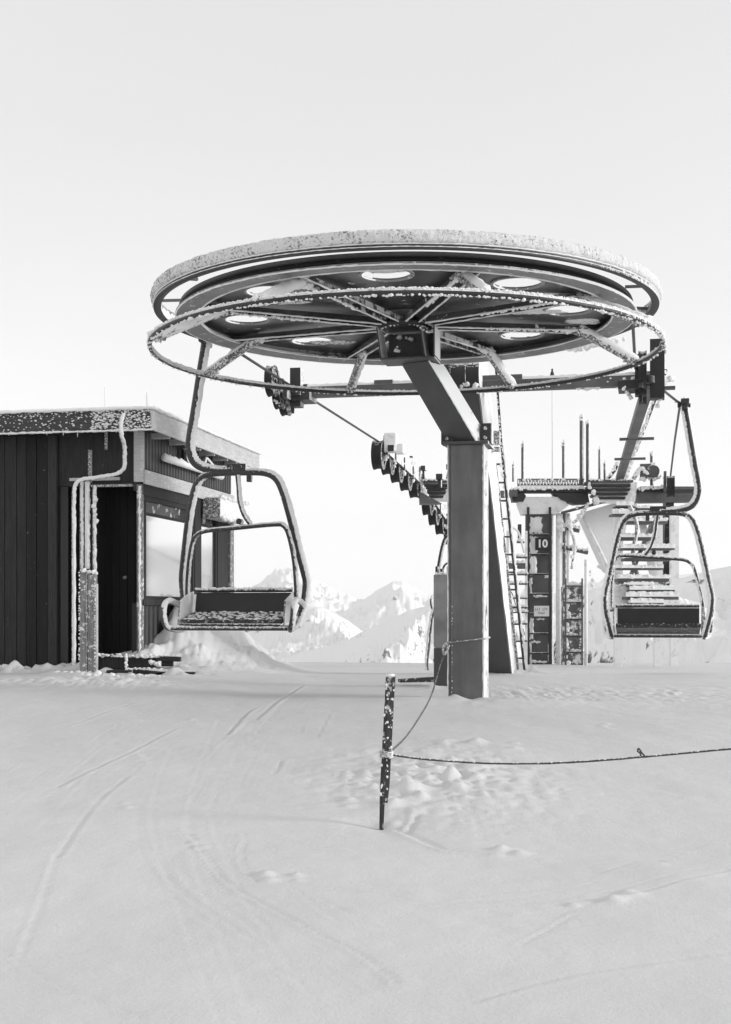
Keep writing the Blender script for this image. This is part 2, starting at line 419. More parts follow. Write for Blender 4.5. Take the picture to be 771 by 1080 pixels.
def gz(x, y):
    i = int(np.clip(np.searchsorted(GX, x), 1, nx-1)); j = int(np.clip(np.searchsorted(GY, y), 1, ny-1)); return float(ZG[j, i])

# ---------------------------------------------------------------- mountains
def ridge(D, crest, front, zb, amp, seed, mat, nxp=220, nyp=70, fq=6, rockamp=1.):
    """a mountain flank: crest line at distance D (photo columns/rows give its bearing and height), falling to a foot nearer the camera"""
    xs = np.concatenate([np.linspace(crest[0][0], 215, 70), np.arange(217, 700, 1.1), np.linspace(702, crest[-1][0], 90)]); nxp = len(xs); cy = np.interp(xs, [c[0] for c in crest], [c[1] for c in crest])
    vs = []; fs = []
    back = 6; rows = nyp+back
    for j in range(-back, nyp):
        for i in range(nxp):
            px = xs[i]; zc = (HY-cy[i])*D/F
            if j <= 0: t = j/back; Yd = D*(1-t*.25); z = zc+(zb-zc)*(-t)*.9
            else: t = j/(nyp-1); Yd = D*(1-t*front); z = zc+(zb-zc)*(t**.85)
            X = (px-HX)*D/F*(1-(0 if j <= 0 else t*front*.45))
            q = Vector((X/D*fq+seed*3.1, Yd/D*fq*.9, seed*1.7))
            nz = mnoise.ridged_multi_fractal(q, .9, 2.1, 6, 1.0, 2.0)*.62-.62+mnoise.ridged_multi_fractal(q*3.3, .8, 2.2, 5, 1.0, 2.0)*.20+mnoise.fractal(q*14, .7, 2.1, 4)*.10*rockamp
            w = min(1, abs(t)*7+.12)
            vs.append((X, Yd, z+nz*amp*w))
    for j in range(rows-1):
        for i in range(nxp-1):
            a = j*nxp+i; fs.append((a+nxp, a+nxp+1, a+1, a))
    o = MB().add(vs, fs).build('mountain', mat, smooth=True)
    tag(o, kind='structure'); return o
ROCK = mountain_mat('far_slope', .006, .90, .25)
ROCK2 = mountain_mat('near_slope', .016, .895, .2)
ROCK3 = mountain_mat('side_slope', .09, .87, .14)
ridge(9000, [(-900,560),(-500,600),(-100,570),(60,600),(150,640),(240,636),(262,622),(284,610),(297,603),(306,601),(318,607),(335,614),(350,622),(362,634),(380,642),(430,640),(520,640),(620,620),(760,600),(1000,570),(1600,560)], .35, -560, 230, 1, ROCK, 420, 90, 9)
ridge(6500, [(-800,700),(300,690),(350,655),(372,640),(386,634),(397,624),(408,618),(414,613),(424,613),(436,619),(450,629),(478,638),(560,640),(700,628),(900,600),(1500,590)], .35, -560, 165, 2, ROCK, 420, 90, 9)
ridge(3600, [(-900,620),(-400,650),(120,668),(200,650),(240,644),(262,640),(300,639),(340,643),(360,652),(378,664),(420,690),(600,700),(1200,705)], .5, -540, 120, 3, ROCK2, 360, 110, 9)
ridge(3000, [(-600,715),(230,710),(300,692),(360,676),(400,657),(430,645),(450,640),(476,634),(520,628),(640,640),(1100,640)], .5, -560, 110, 5, ROCK2, 300, 110, 9)
ridge(430, [(-300,760),(540,760),(560,740),(585,700),(600,660),(620,630),(650,618),(700,612),(771,600),(900,580),(1500,560)], .6, -60, 16, 6, ROCK3, 240, 80, 9, .7)

# ---------------------------------------------------------------- bull wheel
WZ = 2.63
wc = WC+Z*0
def circ(r, z, n=160): return [Vector((WC.x+r*math.cos(2*math.pi*i/n), WC.y+r*math.sin(2*math.pi*i/n), z)) for i in range(n)]
wheel = empty('bullwheel', WC+Z*2.58, YAW, 'huge snow-crusted steel bullwheel seen from below, with spokes and a tubular guard ring', 'bullwheel')
# plate with eight round holes
def plate():
    mb = MB(); nseg = 48; R1, R0, hr, hc = 1.96, .20, .20, 1.47; zz = 2.715; th = .012
    # polar grid with the cells inside holes left out would be jagged; each 45 degree sector is built round its hole
    for k in range(8):
        a0 = math.radians(-97.5+45*k); sec = []
        # outer loop of the sector as polyline
        loop = []
        for i in range(9): a = a0-math.pi/8+math.pi/4*i/8; loop.append((R1*math.cos(a), R1*math.sin(a)))
        for i in range(1, 8):
            r = R1+(R0-R1)*i/8; a = a0+math.pi/8; loop.append((r*math.cos(a), r*math.sin(a)))
        for i in range(5): a = a0+math.pi/8-math.pi/4*i/4; loop.append((R0*math.cos(a), R0*math.sin(a)))
        for i in range(1, 8):
            r = R0+(R1-R0)*i/8; a = a0-math.pi/8; loop.append((r*math.cos(a), r*math.sin(a)))
        cx, cy = hc*math.cos(a0), hc*math.sin(a0)
        inner = []
        n = len(loop)
        for (x, y) in loop:
            d = math.hypot(x-cx, y-cy); inner.append((cx+(x-cx)/d*hr, cy+(y-cy)/d*hr))
        vs = [(WC.x+x, WC.y+y, zz) for x, y in loop]+[(WC.x+x, WC.y+y, zz) for x, y in inner]
        vs += [(x, y, z+th) for x, y, z in vs]
        fs = []
        for i in range(n):
            j = (i+1)%n
            fs.append((i, n+i, n+j, j)); fs.append((2*n+i, 2*n+j, 3*n+j, 3*n+i)); fs.append((n+i, 3*n+i, 3*n+j, n+j))
        mb.add(vs, fs)
    return mb
plate().build('wheel_plate', M['plate'], wheel)
for k in range(8):
    a0 = math.radians(-97.5+45*k)
    MB().lathe([(.20,-.012),(.225,-.012),(.225,.0),(.20,.0)], (WC.x+1.47*math.cos(a0), WC.y+1.47*math.sin(a0), 2.714), 28, True).build('hole_collar', M['spoke'], wheel)
# rim: lower flange, groove with rubber liner, upper flange
MB().lathe([(1.86,2.648),(2.075,2.630),(2.078,2.650),(2.00,2.672),(1.97,2.69),(1.97,2.728),(1.955,2.728),(1.955,2.66),(1.86,2.660)], (WC.x,WC.y,0), 160, True).build('wheel_rim', M['spoke'], wheel)
MB().lathe([(1.975,2.668),(2.035,2.673),(2.018,2.70),(2.04,2.738),(1.975,2.744)], (WC.x,WC.y,0), 160, True).build('rubber_liner', M['rubber'], wheel)
# thin pale line of rime on the flange edge
MB().tube(circ(2.072, 2.634, 300), .007, 6, True, .35, 66).build('flange_rime', M['rime'], wheel)
MB().tube(circ(1.868, 2.644), .008, 6, True, .3, 1).build('flange_rime', M['rime'], wheel)
# outer catcher ring: thin band with inward lip, its outside buried under granular rime
MB().lathe([(2.256,2.732),(2.262,2.732),(2.262,2.835),(2.254,2.835),(2.254,2.732)], (WC.x,WC.y,0), 200, True).build('catcher_ring', M['frosty'], wheel)
MB().lathe([(2.200,2.706),(2.240,2.698),(2.268,2.700),(2.268,2.731),(2.245,2.731),(2.240,2.712),(2.200,2.716)], (WC.x,WC.y,0), 200, True).build('ring_lip', M['dark'], wheel)
MB().tube(circ(2.268, 2.738, 500), .006, 6, True, .4, 61).tube(circ(2.269, 2.714, 500), .0035, 5, True, .5, 62).build('rime', M['rime'], wheel, smooth=True)
sn = MB(); NA, prof = 2200, [(2.264,2.738),(2.285,2.745),(2.297,2.765),(2.300,2.79),(2.302,2.815),(2.300,2.84),(2.297,2.85),(2.290,2.862),(2.276,2.872),(2.255,2.878),(2.235,2.876),(2.225,2.866),(2.250,2.86)]
prof = [(r_, 2.742+(z_-2.738)*.72) for r_, z_ in prof]; vs = []; Rr = random.Random(5)
for i in range(NA):
    a = 2*math.pi*i/NA; cs, sn_ = math.cos(a), math.sin(a)
    thick = .72+.35*mnoise.noise(Vector((cs*3, sn_*3, 2)))
    for r, z in prof:
        q = Vector((cs*r*11, sn_*r*11, z*13)); d = mnoise.fractal(q*1.5, .7, 2.3, 4)*.009+max(0, mnoise.noise(q*3.3))*.008
        vs.append((WC.x+cs*(2.264+(r-2.264)*thick+d), WC.y+sn_*(2.264+(r-2.264)*thick+d), z+d*.5*(z > 2.83)-(.014 if False else 0)))
m_ = len(prof); fs = [(i*m_+k, ((i+1)%NA)*m_+k, ((i+1)%NA)*m_+(k+1)%m_, i*m_+(k+1)%m_) for i in range(NA) for k in range(m_)]
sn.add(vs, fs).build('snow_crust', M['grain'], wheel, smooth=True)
# radial brackets carrying the catcher ring
for k in range(16):
    a = math.radians(4+22.5*k); d = Vector((math.cos(a), math.sin(a), 0))
    MB().beam(WC+d*1.99+Z*2.81, WC+d*2.25+Z*2.80, .035, .02).build('ring_bracket', M['steel'], wheel)
# eight channel spokes, hangers and the guard ring
for k in range(8):
    a = math.radians(15+45*k); d = Vector((math.cos(a), math.sin(a), 0)); sd = Vector((-d.y, d.x, 0))
    p0, p1 = WC+d*.16+Z*2.595, WC+d*1.93+Z*2.655
    sp = MB(); ax = (p1-p0).normalized()
    sp.beam(p0+Z*.055, p1+Z*.035, .125, .010)                       # web above
    sp.beam(p0+sd*.060+Z*.028, p1+sd*.060+Z*.015, .008, .055, h2=.045)
    sp.beam(p0-sd*.060+Z*.028, p1-sd*.060+Z*.015, .008, .055, h2=.045)
    s_ = sp.build('spoke', M['plate'], wheel)
    e = MB(); e.tube([p0.lerp(p1, t/40)+sd*.062+Z*.0 for t in range(41)], .0085, 6, lump=.35, seed=k)
    e.tube([p0.lerp(p1, t/40)-sd*.062+Z*.0 for t in range(41)], .0085, 6, lump=.35, seed=k+20)
    if k in (5, 6, 0, 7, 4): e.crust([p0.lerp(p1, .35)-sd*.05, p0.lerp(p1, .85)-sd*.05], .028, .02, seed=k, gap=.3)
    e.build('rime', M['rime'], s_, smooth=True)
    a2 = a-math.radians(1.5); d2 = Vector((math.cos(a2), math.sin(a2), 0)); s2 = Vector((-d2.y, d2.x, 0))
    t0, t1 = WC+d2*1.68+Z*2.66, WC+d2*2.27+Z*2.385
    hg = MB().tube([t0, t0.lerp(t1, .5), t1], .042, 12); ax = (t1-t0).normalized()
    hg.prism([t0-d2*.16+s2*.006, t0+d2*.10+s2*.006, t0.lerp(t1, .35)+s2*.006, t0.lerp(t1, .3)-d2*.12+s2*.006], -s2*.012)
    hg.box(t1-d2*.03+Z*.0, (.15, .09, .018), (d2, s2, Z)); hg.box(t0+Z*.0-d2*.02, (.22, .11, .014), (d2, s2, Z))
    for q in (-.03, .03): hg.cyl(t1-d2*.06+s2*q-Z*.03, t1-d2*.06+s2*q+Z*.035, .008, 8)
    h_ = hg.build('hanger', M['frosty'], wheel, smooth=False)
    e = MB(); R = random.Random(k)
    e.tube([t0.lerp(t1, t/14)+Vector((.012, .0, .012)) for t in range(15)], .046, 9, lump=.16, seed=k)
    e.crust([t1-d2*.08, t1+d2*.04], .05, .018, seed=k+9, gap=.1, off=(0,0,.02))
    e.crust([t0-d2*.12, t0+d2*.08], .05, .022, seed=k+19, gap=.2, off=(0,0,-.01))
    e.build('rime', M['rime'], h_, smooth=True)
GR = circ(2.30, 2.366, 180)
gr = MB().tube(GR, .021, 12, True).build('guard_ring', M['dark'], wheel, smooth=True)
e = MB(); R = random.Random(11)
for i in range(3600):                     # knobbly rime sitting on top of the tube and tufts under it
    a = 2*math.pi*i/3600+R.uniform(0,.004); up_ = R.random() < .72
    t_ = .55+.55*mnoise.noise(Vector((math.cos(a)*6, math.sin(a)*6, 0)))
    nearf = max(0, -math.sin(a)); rr_ = R.uniform(.004, .011)*(.6+.7*t_)
    c = Vector((WC.x+(2.30+R.uniform(-.010,.018))*math.cos(a), WC.y+(2.30+R.uniform(-.010,.018))*math.sin(a), 2.366+(.022+R.uniform(0,.010) if up_ else -.022)))
    if not up_ and R.random() > .3+.6*nearf: continue
    e.lump(c, rr_*1.35, R, (1.1,1.1,.9))
e.tube([p+Vector((.006,0,.0165)) for p in circ(2.30, 2.366, 420)], .015, 7, True, .3, 4)
e.build('rime', M['rime'], gr, smooth=True)
# hub
MB().lathe([(0,2.575),(.235,2.575),(.25,2.585),(.25,2.61),(.17,2.615),(.15,2.70),(.15,2.95),(0,2.95)], (WC.x,WC.y,0), 48).build('hub', M['dark'], wheel, smooth=False)
e = MB().crust([WC+Vector((.22*math.cos(t),.22*math.sin(t),2.575)) for t in [i*.5 for i in range(13)]], .02, .03, seed=3, gap=.45); e.build('rime', M['rime'], wheel, smooth=True)
# caked snow that clings to the plate
pt = MB(); R = random.Random(21)
def caked(a_deg, r0, w, h, seed):
    R_ = random.Random(seed); a = math.radians(a_deg); cx, cy = WC.x+r0*math.cos(a), WC.y+r0*math.sin(a)
    n = 26; ring = []
    for i in range(n):
        t = 2*math.pi*i/n; q = 1+.35*mnoise.noise(Vector((math.cos(t)*1.6+seed, math.sin(t)*1.6, 3)))+.12*R_.uniform(-1,1)
        ring.append((cx+w*q*math.cos(t), cy+h*q*math.sin(t)))
    vs = [(x, y, 2.714) for x, y in ring]+[(cx+(x-cx)*.7, cy+(y-cy)*.7, 2.70+R_.uniform(-.008,.008)) for x, y in ring]+[(cx, cy, 2.695)]
    pt.add(vs, [(i, (i+1)%n, n+(i+1)%n, n+i) for i in range(n)]+[(n+i, n+(i+1)%n, 2*n) for i in range(n)])
for args in ((262,1.62,.22,.10,1),(330,1.5,.25,.07,2),(355,1.2,.30,.08,3),(25,1.35,.35,.06,4),(70,1.3,.3,.06,5),(120,1.45,.25,.07,6),(185,1.7,.15,.05,7),(205,1.15,.2,.05,8),(345,1.7,.12,.09,9),(10,1.7,.16,.10,10),(300,1.7,.10,.05,11),(235,1.75,.12,.04,12)): caked(*args)
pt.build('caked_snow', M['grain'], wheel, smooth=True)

# ---------------------------------------------------------------- support column with inclined arm
CX, CY = 1.0, 12.98
cbase = Vector((CX, CY, gz(CX, CY)))
colm = empty('support_column', cbase, YAW, 'square grey steel column with a slanted arm that carries the big wheel', 'steel column')
cz = 1.60
cc = MB().box((CX, CY, (cz-1.15)/2+.0), (.345, .40, cz+1.15), yaw=YAW).build('post', M['post'], colm, bevel=.012)
# cap plate and bolted ears
cap = MB().box((CX, CY, cz+.012), (.44, .48, .028), yaw=YAW).build('cap_plate', M['arm'], colm, bevel=.004)
ft = Vector((CX, CY, cz+.02))
for sx_ in (-1, 1):
    e_ = MB().box(ft+v*sx_*.185-u*.16+Z*.085, (.10, .022, .19), yaw=YAW).box(ft+v*sx_*.235-u*.08+Z*.085, (.016, .17, .19), yaw=YAW)
    ear = e_.build('bolted_ear', M['dark'], colm)
    b_ = MB()
    for zz in (.04, .13): b_.cyl(ft+v*sx_*.185-u*.17+Z*zz, ft+v*sx_*.185-u*.205+Z*zz, .017, 6)
    b_.build('bolt', M['frosty'], ear)
# arm: box from column cap forward and up to the hub
hubp = Vector((WC.x+.10, 12.16, 2.36))
a0 = ft+v*-.005+Z*-.01; a1 = P(443, 384, 12.25)+v*.02+u*.05
ax = (a1-a0).normalized()
armb = MB(); up_ = u
w, dpt = .315, .30
def sect(p, ww, dd, v=v, u=u): return [p-v*ww/2-u*dd/2, p+v*ww/2-u*dd/2, p+v*ww/2+u*dd/2, p-v*ww/2+u*dd/2]
A3 = math.radians(34); u3 = Vector((math.sin(A3), math.cos(A3), 0)); v3 = Vector((math.cos(A3), -math.sin(A3), 0))
a0 = a0+v*.03; armb.hexa(sect(a0, .33, .30, v3, u3)+sect(a1, .29, .30, v3, u3)); arm = armb.build('slanted_arm', M['arm'], colm, bevel=.008)
MB().tube([a0.lerp(a1, t/30)+v3*.155-u3*.15 for t in range(31)], .008, 6, lump=.35, seed=8).build('rime', M['rime'], arm, smooth=True)
# open bracket under hub
bk = MB(); B0 = Vector((WC.x+.05, 12.18, 2.30)); wt, wb = .24, .235
bk.box(B0+Z*-.02, (.50, .34, .016), yaw=YAW)                           # bottom plate
bk.box(B0+u*.15+Z*.12, (.46, .014, .28), yaw=YAW)                        # back plate
bk.hexa([B0+v*-.25-u*.16, B0+v*-.235-u*.16, B0+v*-.235+u*.16, B0+v*-.25+u*.16]+[q+Z*.27-v*.04 for q in (B0+v*-.25-u*.16, B0+v*-.235-u*.16, B0+v*-.235+u*.16, B0+v*-.25+u*.16)])
bk.hexa([B0+v*.15-u*.16, B0+v*.165-u*.16, B0+v*.165+u*.16, B0+v*.15+u*.16]+[q+Z*.27-v*.04 for q in (B0+v*.15-u*.16, B0+v*.165-u*.16, B0+v*.165+u*.16, B0+v*.15+u*.16)])
bk.hexa([B0+v*.235-u*.16, B0+v*.25-u*.16, B0+v*.25+u*.16, B0+v*.235+u*.16]+[q+Z*.27 for q in (B0+v*.235-u*.16, B0+v*.25-u*.16, B0+v*.25+u*.16, B0+v*.235+u*.16)])
brk = bk.build('hub_bracket', M['arm'], colm, bevel=.003)
e = MB().crust([B0+v*-.15+u*.1+Z*.22, B0+v*.05+u*.1+Z*.20], .045, .05, seed=4, gap=.3).crust([B0+v*-.12-u*.1+Z*.10, B0+v*-.1-u*.1+Z*.06], .04, .03, seed=5)
e.crust([B0+v*.1-u*.16+Z*.25, B0+v*.2-u*.16+Z*.2], .018, .02, seed=15)
e.build('rime', M['rime'], brk, smooth=True)
# rime lines on column edges
fl = Vector((CX, CY, 0))
e = MB(); z0_ = cbase.z+.02
e.tube([fl+v*.172-u*.200+Z*(z0_+(cz-z0_)*t/60) for t in range(61)], .011, 6, lump=.35, seed=9)
e.tube([fl-v*.172-u*.200+Z*(z0_+(cz-z0_)*t/60) for t in range(61)], .006, 6, lump=.5, seed=19)
e.crust([fl-v*.135-u*.202+Z*z0_, fl-v*.135-u*.202+Z*(z0_+1.0)], .013, .03, seed=10, gap=.55)
e.build('rime', M['rime'], colm, smooth=True)
# narrow raised strip down the left of the front
MB().box(fl-v*.140-u*.2045+Z*(cz-.95)/2, (.014, .010, cz+.95), yaw=YAW).build('edge_strip', M['arm'], colm)
# drifted snow round its foot
# ---------------------------------------------------------------- ropes and stake
sx, sy = ray_ground(403, 868); sz = gz(sx, sy)
st = empty('wooden_stake', (sx, sy, sz), 0, 'dark weathered wooden stake leaning in the foreground snow with a rope tied round it', 'stake')
top = P(412, 714, sy+.12); bot = P(405, 846, sy)
smb = MB(); n = 26; Rk = random.Random(2)
ring = []
for i in range(n+1):
    t = i/n; p = bot.lerp(top, t); w_ = .027+.003*mnoise.noise(Vector((0,0,i*.7)))+(.001 if t > .9 else 0)
    if t < .12: w_ *= .8+t*1.6
    ring.append([p+Vector((x*w_, y*w_, Rk.uniform(-.004,.004))) for x, y in ((-1,-.8),(-.3,-1),(.9,-.85),(1,.2),(.7,1),(-.5,.95),(-1,.2))])
vs = [q for r_ in ring for q in r_]; k7 = 7
fs = [(i*k7+k, i*k7+(k+1)%k7, (i+1)*k7+(k+1)%k7, (i+1)*k7+k) for i in range(n) for k in range(k7)]+[tuple(range(6,-1,-1)), tuple(n*k7+k for k in range(k7))]
smb.add(vs, fs)
# broken, narrower foot
fo = P(402, 875, sy-.03); smb.hexa([fo+Vector((-.012,-.012,-.12)), fo+Vector((.008,-.012,-.12)), fo+Vector((.008,.012,-.12)), fo+Vector((-.012,.012,-.12)),
                              bot+Vector((-.024,-.018,.03)), bot+Vector((.006,-.018,.05)), bot+Vector((.006,.018,.04)), bot+Vector((-.024,.018,.03))])
stk = smb.build('stake_shaft', M['stake'], st)
e = MB()
for _ in range(45):
    t = Rk.random(); p = bot.lerp(top, t); e.lump(p+Vector((Rk.uniform(-.025,.025), -.024, 0)), Rk.uniform(.003,.009), Rk, (1,.5,1.5))
e.tube([top+Vector((-.022,-.01,.005)), top+Vector((0,.0,.008)), top+Vector((.022,.0,.005))], .012, 7, lump=.3, seed=3)
e.build('rime', M['rime'], st, smooth=True)
kn = P(407.5, 795, sy+.03)
rp = empty('rope_line', kn, 0, 'thin frosted rope running from the stake to the right edge, tied to column and stake', 'rope')
A = kn; r1 = MB()
C1 = P(466, 697, 12.70); mids = [(415,790),(428,777),(442,757),(455,733)]
pts = [A+Vector((.02,-.02,0))]+[P(px, py, sy+(12.70-sy)*t) for (px, py), t in zip(mids, (.15,.35,.6,.8))]+[C1, P(474, 680, 12.78)]
r1.tube(pts, .007, 7, smooth_path=8, lump=.15, seed=2)
r1.build('rope_span', M['cable'], rp, smooth=True)
Bp = P(860, 784, 7.3)
pts = [A+Vector((.02,-.03,0)), P(440,800,sy+.0), P(500,804.5,7.6), P(560,805.5,7.55), P(620,803,7.5), P(694,797,7.45), P(771,790,7.4), Bp]
MB().tube(pts, .0055, 7, smooth_path=12, lump=.2, seed=3).build('rope_span', M['cable'], rp, smooth=True)
MB().crust(spline([Vector(p) for p in pts], 12), .009, .02, seed=6, gap=.45, off=(0,0,.004), spread=.3).build('rime', M['rime'], rp, smooth=True)
k2 = P(676, 798, 7.46)
MB().tube([k2, k2+Vector((-.005,0,.02)), k2+Vector((-.018,0,.03)), k2+Vector((-.012,0,.045)), k2+Vector((.006,0,.02)), k2+Vector((.02,0,.006))], .005, 6, smooth_path=5).build('knot', M['cable'], rp, smooth=True)
lp = MB()
for q in range(3):
    z_ = q*.012-.01; lp.tube([A+Vector((.034*math.cos(t), .034*math.sin(t)-.03, z_+.004*math.sin(t*2))) for t in [i*math.pi/8 for i in range(16)]], .0065, 6, True)
lp.build('stake_knot', M['rope'], rp, smooth=True)
# loop round the column
lz = P(0, 674, 12.83).z; hw, hd = .182, .210
lpp = [fl-v*hw-u*hd+Z*(lz-.035), fl+v*hw-u*hd+Z*(lz+.005), fl+v*hw+u*hd+Z*(lz+.01), fl-v*hw+u*hd+Z*(lz-.03)]
cl = MB().tube(lpp, .009, 7, True, .0).tube([fl-v*hw-u*(hd+.01)+Z*(lz-.035), fl-v*(hw+.03)-u*(hd+.03)+Z*(lz-.08), fl-v*(hw+.02)-u*(hd+.02)+Z*(lz-.15), P(474,680,12.78)], .011, 7, smooth_path=5)
cl.crust([lpp[0], lpp[1]], .013, .016, seed=2, gap=.25); cl.crust([lpp[1], lpp[2]], .013, .016, seed=3)
cl.build('column_loop', M['rope'], rp, smooth=True)

# ---------------------------------------------------------------- chairs
def make_chair():
    o = P(250, 497, 13.4)
    r = empty('chairlift_chair', o, YAW, 'frosted two-seat chair hanging left of the wheel in front of the shed', 'chairlift chair', 'chairs on the lift cable')
    def L(x, y, z): return o+v*x+u*y+Z*z
    def mirror(pts): return [(-x, y, z) for x, y, z in reversed(pts)]
    arm_ = [(-.33,0,1.36),(-.34,0,1.26),(-.385,0,1.0),(-.45,0,.60),(-.49,0,.38),(-.50,0,.24),(-.455,0,.11),(-.36,0,.045),(-.22,0,.015),(-.04,0,.01)]
    a_ = MB().tube([L(*p) for p in arm_], .042, 12, smooth_path=6)
    ha = a_.build('hanger_arm', M['chair'], r, smooth=True)
    e = MB().tube([L(x+.022, y, z+.012) for x, y, z in arm_], .037, 8, smooth_path=14, lump=.13, seed=3); e.build('rime', M['rime'], ha, smooth=True)
    gp = MB().box(L(-.33,0,1.37), (.10,.30,.07), yaw=YAW).box(L(-.33,.05,1.33), (.07,.10,.13), yaw=YAW).cyl(L(-.40,.0,1.34), L(-.24,.0,1.34), .03, 10)
    gp.cyl(L(-.33,-.10,1.30), L(-.33,.14,1.30), .028, 10)
    gp.build('cable_grip', M['dark'], r, bevel=.004); MB().crust([L(-.40,-.05,1.36), L(-.22,.05,1.38)], .04, .03, seed=5).crust([L(-.33,-.1,1.40), L(-.33,.1,1.41)], .035, .03, seed=6).build('rime', M['rime'], ha, smooth=True)
    # suspension plate
    sp = MB().box(L(0,0,.035), (.20,.07,.075), yaw=YAW).box(L(.02,0,-.005), (.60,.05,.02), yaw=YAW).box(L(.13,.0,-.06), (.05,.05,.10), yaw=YAW)
    for q in (-.05,.05): sp.cyl(L(q,-.034,.04), L(q,-.05,.04), .014, 8)
    spo = sp.build('suspension_plate', M['dark'], r, bevel=.004)
    MB().crust([L(-.28,-.01,.012), L(.30,-.01,.012)], .018, .016, seed=8, gap=.1).build('rime', M['rime'], spo, smooth=True)
    # bail: closed frame either side
    half = [(.10,0,-.01),(.28,0,-.02),(.39,.01,-.07),(.46,.02,-.19),(.53,.06,-.45),(.59,.12,-.75),(.645,.19,-1.02),(.655,.22,-1.12),(.64,.22,-1.28),(.60,.20,-1.44),(.57,.14,-1.56)]
    bl = MB().tube([L(*p) for p in mirror(half)+half], .036, 12, smooth_path=6).build('bail_frame', M['chair'], r, smooth=True)
    e = MB()
    for sg in (-1, 1):
        pts = [L(sg*x+.022, y, z+.006) for x, y, z in half]; e.tube(pts, .032, 8, smooth_path=14, lump=.13, seed=4+sg)
        e.crust([L(sg*x-.02, y-.02, z) for x, y, z in half], .013, .035, seed=14+sg, gap=.35, smooth_path=4)
    e.build('rime', M['rime'], bl, smooth=True)
    # backrest and its rail
    MB().tube([L(-.50,.20,-1.19), L(.52,.20,-1.19)], .022, 10).build('back_rail', M['chair'], r, smooth=True)
    MB().crust([L(-.50,.18,-1.175), L(.52,.18,-1.175)], .024, .014, seed=9, gap=.05).build('rime', M['rime'], r, smooth=True)
    MB().hexa([L(-.50,.15,-1.44), L(.50,.15,-1.44), L(.50,.19,-1.44), L(-.50,.19,-1.44), L(-.50,.205,-1.215), L(.50,.205,-1.215), L(.50,.235,-1.215), L(-.50,.235,-1.215)]).build('backrest', M['black'], r, bevel=.006)
    # seat shell with a lipped front
    s_ = MB().hexa([L(-.52,-.22,-1.535), L(.52,-.22,-1.535), L(.52,.20,-1.46), L(-.52,.20,-1.46), L(-.52,-.22,-1.49), L(.52,-.22,-1.49), L(.52,.20,-1.405), L(-.52,.20,-1.405)])
    s_.build('seat', M['seat'], r, bevel=.01)
    R = random.Random(31); e = MB()
    for _ in range(260): x = R.uniform(-.5,.5); t = R.random(); e.lump(L(x, -.20+.38*t, -1.486+.08*t), R.uniform(.008,.022), R, (1.3,1,.5))
    e.build('rime', M['rime'], r, smooth=True)
    fr = MB().tube([L(-.60,-.26,-1.575), L(.60,-.26,-1.575)], .020, 10).tube([L(-.57,.14,-1.56), L(.57,.14,-1.56)], .018, 10).tube([L(-.52,-.24,-1.535), L(.52,-.24,-1.535)], .011, 8)
    fr.build('front_rail', M['chair'], r, smooth=True); MB().crust([L(-.60,-.27,-1.56), L(.60,-.27,-1.56)], .016, .014, seed=12, gap=.15).build('rime', M['rime'], r, smooth=True)
    for sg in (-1, 1):
        lo = [(sg*.64,.18,-1.36),(sg*.66,.0,-1.32),(sg*.66,-.20,-1.30),(sg*.665,-.30,-1.36),(sg*.66,-.32,-1.48),(sg*.63,-.27,-1.57),(sg*.57,-.05,-1.59),(sg*.57,.14,-1.56)]
        s2 = MB().tube([L(*p) for p in lo], .026, 10, smooth_path=6).build('side_frame', M['chair'], r, smooth=True)
        MB().tube([L(x+.014, y, z+.008) for x, y, z in lo], .024, 8, smooth_path=8, lump=.25, seed=31+sg).build('rime', M['rime'], s2, smooth=True)
        MB().prism([L(sg*.535,-.22,-1.54), L(sg*.535,.20,-1.47), L(sg*.535,.24,-1.20), L(sg*.535,.10,-1.22), L(sg*.535,-.16,-1.30)], v*.018*sg).build('side_panel', M['frosty'], r, bevel=.004)
    # safety bar, swung up on its pivots
    sb = [(-.56,.12,-1.36),(-.545,.06,-1.15),(-.50,-.02,-.92),(-.45,-.06,-.72),(-.40,-.08,-.645),(-.30,-.08,-.60),(0,-.08,-.575),(.40,-.08,-.545),(.50,-.06,-.56),(.545,-.02,-.66),(.575,.06,-.90),(.58,.12,-1.15),(.57,.16,-1.25)]
    s3 = MB().tube([L(*p) for p in sb], .023, 10, smooth_path=6).build('safety_bar', M['chair'], r, smooth=True)
    MB().tube([L(x+.010,y,z+.008) for x,y,z in sb], .020, 8, smooth_path=9, lump=.22, seed=40).build('rime', M['rime'], s3, smooth=True)
    sl = [(0,0,-.03),(.02,-.02,-.16),(.04,-.05,-.30),(.09,-.07,-.44),(.16,-.08,-.54)]
    s4 = MB().tube([L(*p) for p in sl], .020, 10, smooth_path=5).cyl(L(.05,-.10,-.51), L(.05,-.03,-.51), .03, 12).build('bar_link', M['chair'], r, smooth=True)
    MB().tube([L(x+.014,y-.004,z+.008) for x,y,z in sl], .018, 8, smooth_path=8, lump=.22, seed=41).build('rime', M['rime'], s4, smooth=True)
    return r
chair = make_chair()
c2 = copy_tree(chair); c2.location = P(694, 540, 16.9); c2.rotation_euler = (0,0,YAW+math.pi)
tag(c2, 'frosted chair seen from behind on the right, in front of the snow-caked steps', 'chairlift chair')
c3 = copy_tree(chair); c3.location = P(491, 562, 27.5)
tag(c3, 'small distant chair mostly hidden behind the square steel column', 'chairlift chair')

